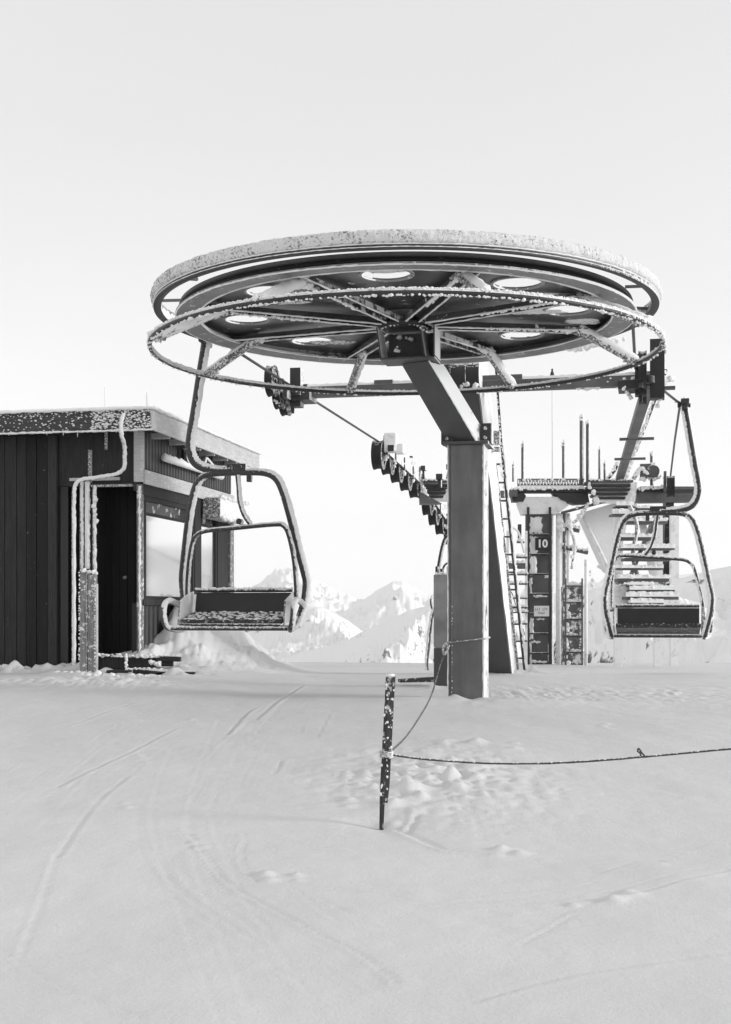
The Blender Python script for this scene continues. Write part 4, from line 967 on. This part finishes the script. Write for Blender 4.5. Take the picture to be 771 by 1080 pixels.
# ---------------------------------------------------------------- shed
C0 = Vector((-2.70, 16.0, 0)); a_ = Vector((math.sin(math.radians(11.2)), math.cos(math.radians(11.2)), 0)); b_ = Vector((-a_.y, a_.x, 0)); SYW = -math.radians(11.2)
def S(s, l, z): return C0+a_*s+b_*l+Z*z      # s along the right wall going back, l along the front going left
shz = -.80
shed = empty('lift_hut', S(0,0,shz), SYW, 'dark corrugated lift operator hut with flat roof and bright windows at the left', 'hut')
def sbox(s0, s1, l0, l1, z0, z1): return MB().hexa([S(s0,l1,z0), S(s0,l0,z0), S(s1,l0,z0), S(s1,l1,z0), S(s0,l1,z1), S(s0,l0,z1), S(s1,l0,z1), S(s1,l1,z1)])
LEN, WID = 3.68, 3.6; zr0, zr1 = 2.13, 2.385
# roof: deck, fascias, snow on top
sbox(-.27, 4.27, -.24, WID+.2, zr0+.05, zr1-.03).build('roof', M['black'], shed)
sbox(-.30, 4.30, -.27, -.243, zr0, zr1).build('side_fascia', M['palewood'], shed, bevel=.004)  # same fascia in a paler tone, painted as the sunlit side
sbox(-.30, -.273, -.243, WID+.23, zr0, zr1).build('front_fascia', M['fascia'], shed, bevel=.004)  # darker tone paints in the shaded front of the fascia
rs = MB(); nI, nJ = 90, 70; vs = []
for j in range(nJ+1):
    for i in range(nI+1):
        s_, l_ = -.31+4.62*i/nI, -.28+(WID+.5)*j/nJ
        ed = min(i, nI-i, j, nJ-j); h = 0 if ed == 0 else .03+.012*mnoise.noise(Vector((s_*3, l_*3, 0)))+.03*min(1, ed/12)
        vs.append(S(s_, l_, zr1+.002+h))
rs.add(vs, [(j*(nI+1)+i, (j+1)*(nI+1)+i, (j+1)*(nI+1)+i+1, j*(nI+1)+i+1) for j in range(nJ) for i in range(nI)])
rs.build('roof_snow', M['rime'], shed, smooth=True)
e = MB().tube([S(-.305+4.6*t/120, -.285, zr1) for t in range(121)], .020, 7, lump=.4, seed=500).tube([S(-.315, -.285+(WID+.5)*t/120, zr1-.0) for t in range(121)], .018, 7, lump=.45, seed=501)
e.tube([S(-.315, -.27+(WID+.4)*t/120, zr0) for t in range(121)], .012, 6, lump=.6, seed=502)
R = random.Random(12)
for _ in range(520): e.lump(S(-.305, R.uniform(-.25, WID), zr1-(zr1-zr0)*R.random()**1.6), R.uniform(.003,.011), R, (1.5,.4,1))
for _ in range(420): e.lump(S(-.303, R.uniform(-.25, .5), R.uniform(zr0+.01, zr1-.01)), R.uniform(.004,.013), R, (1.6,.4,.8))
e.build('rime', M['rime'], shed, smooth=True)
# soffit joists
for s_ in (.35, .95, 1.55, 2.15, 2.75, 3.35): sbox(s_, s_+.05, -.24, .0, zr0-.02, zr0+.05).build('soffit_joist', M['palewood'], shed)
# right wall: corrugated band, frosted board, glazed band, lower corrugated band
def corr(s0, s1, z0, z1, pitch, dep, l=0.0):
    mb = MB(); n_ = int((s1-s0)/pitch)*6; vs = []
    for i in range(n_+1):
        s_ = s0+(s1-s0)*i/n_; ph = (i%6)/6; d = dep*(1 if 1/6 <= ph <= .5 else 0)
        vs += [S(s_, l-d, z0), S(s_, l-d, z1)]
    mb.add(vs, [(2*i, 2*i+2, 2*i+3, 2*i+1) for i in range(n_)])
    return mb
corr(.04, LEN, 1.72, zr0+.04, .105, .03, 0).build('corrugated_cladding', M['wallmetal'], shed)
corr(.04, LEN, -1.0, .075, .15, .02, 0).build('corrugated_cladding', M['black'], shed)
sbox(-.0, LEN, .01, .08, 1.45, 2.15).build('wall_backing', M['black'], shed)
sbox(.02, LEN, -.065, -.035, 1.53, 1.70).build('frosted_board', M['palewood'], shed, bevel=.004)
sbox(.0, LEN, -.03, .03, 1.40, 1.53).build('lintel', M['darkwood'], shed)
sbox(.0, LEN, -.05, .03, .075, .148).build('sill', M['darkwood'], shed, bevel=.004)
sbox(.05, LEN, .06, .12, -1.0, .10).build('wall', M['black'], shed)
# inside
sbox(.3, LEN, 1.6, 1.7, -.9, 2.1).build('inner_wall', M['black'], shed)
for (s0, s1) in ((.10, 1.98), (2.22, 2.98)):
    fr_ = MB()
    for (p0_, p1_, z0, z1) in ((s0, s0+.06, .15, 1.40), (s1-.06, s1, .15, 1.40), (s0+.06, s1-.06, 1.34, 1.40), (s0+.06, s1-.06, .15, .19), (s0+.06, s1-.06, 1.17, 1.20)):
        fr_.hexa([S(p0_,.03,z0), S(p0_,-.02,z0), S(p1_,-.02,z0), S(p1_,.03,z0), S(p0_,.03,z1), S(p0_,-.02,z1), S(p1_,-.02,z1), S(p1_,.03,z1)])
    w_ = fr_.build('window', M['darkwood'], shed)
    sbox(s0+.06, s1-.06, .005, .012, .19, 1.17).build('pane', M['glass'], w_)
    tp = metal_mat('iced_pane%d' % int(s0*10), .03, .2, frost=.9, speck=.56, top=3, lit_side=3, scale=5)
    sbox(s0+.06, s1-.06, .006, .013, 1.20, 1.34).build('transom_pane', tp, w_)
sbox(1.98, 2.22, -.03, .05, .148, 1.40).build('window_post', M['darkwood'], shed, bevel=.004)
sbox(2.98, 3.50, -.03, .05, .148, 1.40).build('window_post', M['darkwood'], shed)
sbox(3.50, LEN, -.06, .05, -1.0, 1.53).build('corner_trim', M['greywood'], shed, bevel=.006)
sbox(-.03, .06, -.03, .03, -.8, 1.52).build('corner_trim', M['greywood'], shed, bevel=.006)
MB().tube([S(-.035+0*t, -.01, -.75+2.25*t/70) for t in range(71)], .013, 6, lump=.6, seed=510).build('rime', M['rime'], shed, smooth=True)
sbox(-.05, .05, -.04, .06, 1.55, zr0+.03).build('corner_board', M['palewood'], shed, bevel=.005)
# long fluorescent housing under the eave
lt = MB().tube([S(.55,-.11,1.90), S(2.9,-.11,1.90)], .045, 14).build('strip_light', M['pale'], shed, smooth=True); MB().crust([S(.55,-.12,1.935), S(2.9,-.12,1.935)], .03, .03, seed=520, gap=.1).build('rime', M['rime'], lt, smooth=True)
MB().lathe([(.02,-.04),(.10,-.03),(.11,.0),(.10,.04),(.02,.05)], S(1.35,-.12,2.02), 20, True, -b_).build('round_lamp', M['dark'], shed, smooth=True)
MB().tube([S(1.9,-.12,1.9), S(2.0,-.16,2.0), S(2.2,-.12,2.08), S(2.5,-.14,1.98)], .02, 8, smooth_path=5).build('conduit', M['frosty'], shed, smooth=True)
# frosted box at the far end of the wall, above second window
bx_ = MB().hexa([S(2.25,-.04,1.27), S(2.25,-.30,1.27), S(3.55,-.30,1.27), S(3.55,-.04,1.27), S(2.25,-.04,1.56), S(2.25,-.30,1.56), S(3.55,-.30,1.56), S(3.55,-.04,1.56)]).build('wall_box', M['frosty'], shed, bevel=.02)
MB().crust([S(2.25,-.30,1.28), S(3.55,-.30,1.28)], .07, .04, seed=530).crust([S(2.25,-.30,1.56), S(3.55,-.30,1.56)], .05, .05, seed=531).build('rime', M['rime'], bx_, smooth=True)
# front wall: opening from l=.10 to .62, boarded parts
sbox(.03, .10, .06, 1.05, 1.52, zr0+.03).build('front_panel', M['darkwood'], shed)
sbox(.0, .08, 1.05, WID, -1.0, zr0+.03).build('front_wall', M['darkwood'], shed)
l_ = 1.06; Rb = random.Random(4); k_ = 0
WB = [wood_mat('board_tone', .004+.003*i, .016+.012*i, frost=.5, speck=.66+.02*i) for i in range(4)]
while l_ < WID-.1:
    w_ = Rb.uniform(.11,.17); sbox(-.012-Rb.uniform(0,.008), .0, l_, l_+w_-.008, -1.0, zr0).build('cladding_board', Rb.choice(WB), shed); l_ += w_
e = MB()
for _ in range(9):
    l_ = Rb.uniform(-.2, WID); h_ = Rb.uniform(.02,.08); p_ = S(-.29, l_, zr0); e.tube([p_, p_-Z*h_*.6, p_-Z*h_], [.008,.005,.001], 6)
for _ in range(6):
    s_ = Rb.uniform(-.2, 4.1); h_ = Rb.uniform(.02,.06); p_ = S(s_, -.262, zr0); e.tube([p_, p_-Z*h_*.6, p_-Z*h_], [.008,.005,.001], 6)
ic_ = e.build('icicles', M['rime'], shed, smooth=True); ic_['kind'] = 'stuff'
sbox(.0, .03, .62, .66, 1.56, 1.95).build('panel_seam', M['frosty'], shed); sbox(.0, .03, .42, .45, 1.95, 2.2).build('panel_seam', M['frosty'], shed); sbox(.0,.03,.26,.9,1.58,1.615).build('ledge', M['palewood'], shed)
sbox(.0, .03, .10, .62, 1.50, 1.53).build('lintel', M['frosty'], shed)
M['shaded_doorwood'] = wood_mat('shaded_door_boards', .003, .010, frost=.3, speck=.74)  # door boards coloured near black for the shade inside the opening
sbox(.42, .47, .05, 1.1, -1.0, 1.55).build('door', M['shaded_doorwood'], shed)
for l_ in (.12, .22, .32, .42, .52): sbox(.405, .42, l_, l_+.015, -.6, 1.5).build('door_batten', M['shaded_doorwood'], shed)
sbox(.03, .5, .62, .66, -1.0, 1.52).build('jamb', M['darkwood'], shed)
MB().cyl(S(.40,.34,.42), S(.36,.34,.42), .02, 10).build('door_knob', M['spoke'], shed)
# frosted uprights left of the opening
for px, y0, y1, r_, mt in ((86,508,600,.022,'frosty'),(92,508,600,.030,'pale'),(99.5,512,620,.022,'frosty')):
    a, b2 = P(px, y0, 15.95), P(px, y1, 15.95); o_ = MB().cyl(a, b2, r_, 10).build('upright_pipe', M[mt], shed, smooth=True)
    MB().tube([a.lerp(b2, t/40)+Vector((.008,-.01,0)) for t in range(41)], r_*.9, 7, lump=.35, seed=px.__hash__()%99).build('rime', M['rime'], o_, smooth=True)
MB().crust([P(100,520,15.9), P(101,552,15.9)], .05, .04, seed=540).crust([P(101,560,15.9), P(101,600,15.9)], .02, .03, seed=541, gap=.3).build('rime', M['rime'], shed, smooth=True)
# frosted downpipe/conduit bending over the fascia
cd = [(130,436,15.6),(127,448,15.6),(128,460,15.62),(131,470,15.8),(131,485,15.85),(130,494,15.85),(122,500,15.85),(100,504,15.85),(86,506,15.85),(79,512,15.85),(77.5,528,15.85),(77.5,560,15.85),(77.5,640,15.85),(77.5,712,15.85)]
o_ = MB().tube([P(*q) for q in cd], .022, 9, smooth_path=6).build('conduit', M['frosty'], shed, smooth=True)
MB().tube([P(a+.6, b2-.4, c-.01) for a, b2, c in cd], .022, 8, smooth_path=10, lump=.25, seed=550).build('rime', M['rime'], o_, smooth=True)
MB().cyl(S(-.1,.4,zr1), S(-.1,.4,zr1+.30), .008, 6).build('roof_rod', M['pale'], shed)
MB().cyl(P(155,433,15.9), P(155,414,15.9), .010, 6).build('roof_rod', M['pale'], shed)
# post box of weathered boards before the opening
bp = Vector((P(93,0,15.45).x, 15.45, gz(P(93,0,15.45).x, 15.45)))
bo = empty('board_post', bp, SYW, 'ice-glazed grey wooden post casing beside the hut opening', 'post')
zt3, zb3 = P(0,602,15.45).z, bp.z-.1
MB().box((bp.x-.045, bp.y, (zt3+zb3)/2), (.085,.12,zt3-zb3), yaw=0).build('board', M['greywood'], bo, bevel=.01); MB().box((bp.x+.048, bp.y+.01, (zt3+zb3)/2-.02), (.092,.12,zt3-zb3-.04), yaw=0).build('board', M['greywood'], bo, bevel=.01)
MB().box((bp.x+.098, bp.y+.02, (zt3+zb3)/2+.0), (.008,.1,zt3-zb3-.3), yaw=0).build('board_edge', M['palewood'], bo)
MB().crust([(bp.x-.10,bp.y-.05,zt3),(bp.x+.10,bp.y-.05,zt3-.02)], .04, .025, seed=560).crust([(bp.x-.09,bp.y-.062,zt3), (bp.x-.09,bp.y-.062,zb3+.2)], .016, .03, seed=561, gap=.3).crust([(bp.x+.09,bp.y-.062,zt3), (bp.x+.09,bp.y-.062,zb3+.2)], .014, .03, seed=562, gap=.3).crust([(bp.x,bp.y-.064,zt3), (bp.x,bp.y-.064,zb3+.2)], .010, .03, seed=563, gap=.4).build('rime', M['rime'], bo, smooth=True)
# timber doorstep
ds = empty('timber_doorstep', P(130, 712, 15.55), SYW, 'dark broken timber doorstep under snow in front of the hut opening', 'doorstep')
def tim(x0, y0, x1, y1, h_, Yt, dep=.35, name='plank'):
    hz = h_*Yt/F; a, b2 = P(x0, y0, Yt), P(x1, y1, Yt)
    return MB().hexa([a-Z*hz, b2-Z*hz, b2-Z*hz+Vector((0,dep,0)), a-Z*hz+Vector((0,dep,0)), a, b2, b2+Vector((0,dep,0)), a+Vector((0,dep,0))]).build(name, M['darkwood'], ds, bevel=.008)
tim(99,692,134,692,16,15.6,.5); tim(134,694,163,693,11,15.62,.3); tim(163,692,190,693,5,15.6,.12)
tim(112,707,135,707,10,15.35,.3); tim(164,709,205,709,7,15.3,.14); tim(140,706,172,709,4,15.3,.12)
tim(170,694,182,694,9,15.63,.1)
e = MB().crust([P(99,691,15.58), P(165,692,15.58)], .05, .025, seed=570, gap=.1, sq=(1,1,.5)).crust([P(133,690,15.5), P(133,714,15.4)], .028, .02, seed=571).crust([P(135,705,15.3), P(175,706,15.25)], .035, .025, seed=572, gap=.15, sq=(1,1,.5))
e.crust([P(165,692,15.58), P(188,691,15.5)], .03, .025, seed=573, gap=.3, sq=(1.2,1,.5)).crust([P(100,714,15.3), P(165,716,15.2)], .07, .03, seed=574, gap=.1).crust([P(150,714,15.2), P(212,717,15.1)], .045, .03, seed=575, gap=.2).crust([P(160,698,15.5), P(170,701,15.5)], .05, .02, seed=576)
e.crust([P(60,712,15.4), P(104,712,15.3)], .08, .03, seed=577, gap=.1)
e.build('snow_lumps', M['rime'], ds, smooth=True)

# ---------------------------------------------------------------- haze
HAZE = True
if HAZE:
    lo, hi = Vector((-9500,-4200,-700)), Vector((9500,12800,900))
    hb = MB().hexa([(lo.x,lo.y,lo.z),(hi.x,lo.y,lo.z),(hi.x,hi.y,lo.z),(lo.x,hi.y,lo.z),(lo.x,lo.y,hi.z),(hi.x,lo.y,hi.z),(hi.x,hi.y,hi.z),(lo.x,hi.y,hi.z)])
    hm, nt, b = newmat('haze_air'); nt.nodes.remove(b)
    pv = N(nt, 'ShaderNodeVolumePrincipled'); pv.inputs['Color'].default_value = g(.97); pv.inputs['Density'].default_value = 4.5e-5; pv.inputs['Anisotropy'].default_value = .2
    nt.links.new(pv.outputs[0], nt.nodes['Material Output'].inputs['Volume'])
    ho = hb.build('haze', hm); tag(ho, kind='stuff')

# ---------------------------------------------------------------- sky, sun, camera
SUN_EL, SUN_AZ = math.radians(13), math.radians(98)      # azimuth from +Y (view direction) towards +X
w = bpy.data.worlds.new('World'); sc.world = w; w.use_nodes = True; nt = w.node_tree
bg = nt.nodes['Background']
sky = N(nt, 'ShaderNodeTexSky'); sky.sky_type = 'NISHITA'; sky.sun_disc = False; sky.sun_elevation = SUN_EL; sky.sun_rotation = SUN_AZ
sky.air_density = 1.0; sky.dust_density = 3.0; sky.altitude = 2000
bw = N(nt, 'ShaderNodeRGBToBW'); nt.links.new(sky.outputs[0], bw.inputs[0])
pw = math_node(nt, 'POWER', bw.outputs[0], .30)          # bright thin overcast evens the sky out
tc = N(nt, 'ShaderNodeTexCoord'); mp = N(nt, 'ShaderNodeMapping'); mp.inputs['Scale'].default_value = (1.2,1.2,4)
nz = N(nt, 'ShaderNodeTexNoise'); nz.inputs['Scale'].default_value = 1.6; nz.inputs['Detail'].default_value = 3
nt.links.new(tc.outputs['Generated'], mp.inputs[0]); nt.links.new(mp.outputs[0], nz.inputs['Vector'])
cl_ = math_node(nt, 'ADD', math_node(nt, 'MULTIPLY', nz.outputs[0], .10), .95)
fin = math_node(nt, 'MULTIPLY', pw, cl_)
fin = math_node(nt, 'MULTIPLY', fin, 5.9)
nt.links.new(fin, bg.inputs['Color']); bg.inputs['Strength'].default_value = .12
sun = bpy.data.lights.new('sun', 'SUN'); sun.energy = 2.4; sun.angle = math.radians(12); sun.color = (1,1,1)
so = bpy.data.objects.new('sun', sun); col.objects.link(so)
sd = Vector((math.sin(SUN_AZ)*math.cos(SUN_EL), math.cos(SUN_AZ)*math.cos(SUN_EL), math.sin(SUN_EL)))
so.rotation_euler = sd.to_track_quat('Z', 'Y').to_euler(); so.location = (20,10,20)
cam = bpy.data.cameras.new('camera'); co_ = bpy.data.objects.new('camera', cam); col.objects.link(co_); sc.camera = co_
co_.rotation_euler = (math.pi/2, 0, 0); cam.sensor_fit = 'HORIZONTAL'; cam.sensor_width = 36; cam.lens = 36*F/771
cam.shift_y = (HY-540)/771; cam.clip_start = .1; cam.clip_end = 40000
vs_ = sc.view_settings; vs_.view_transform = 'Standard'; vs_.look = 'None'; vs_.gamma = 1; vs_.exposure = .0; vs_.use_curve_mapping = False
sc.cycles.volume_bounces = 1; sc.cycles.max_bounces = 6

_stuff()
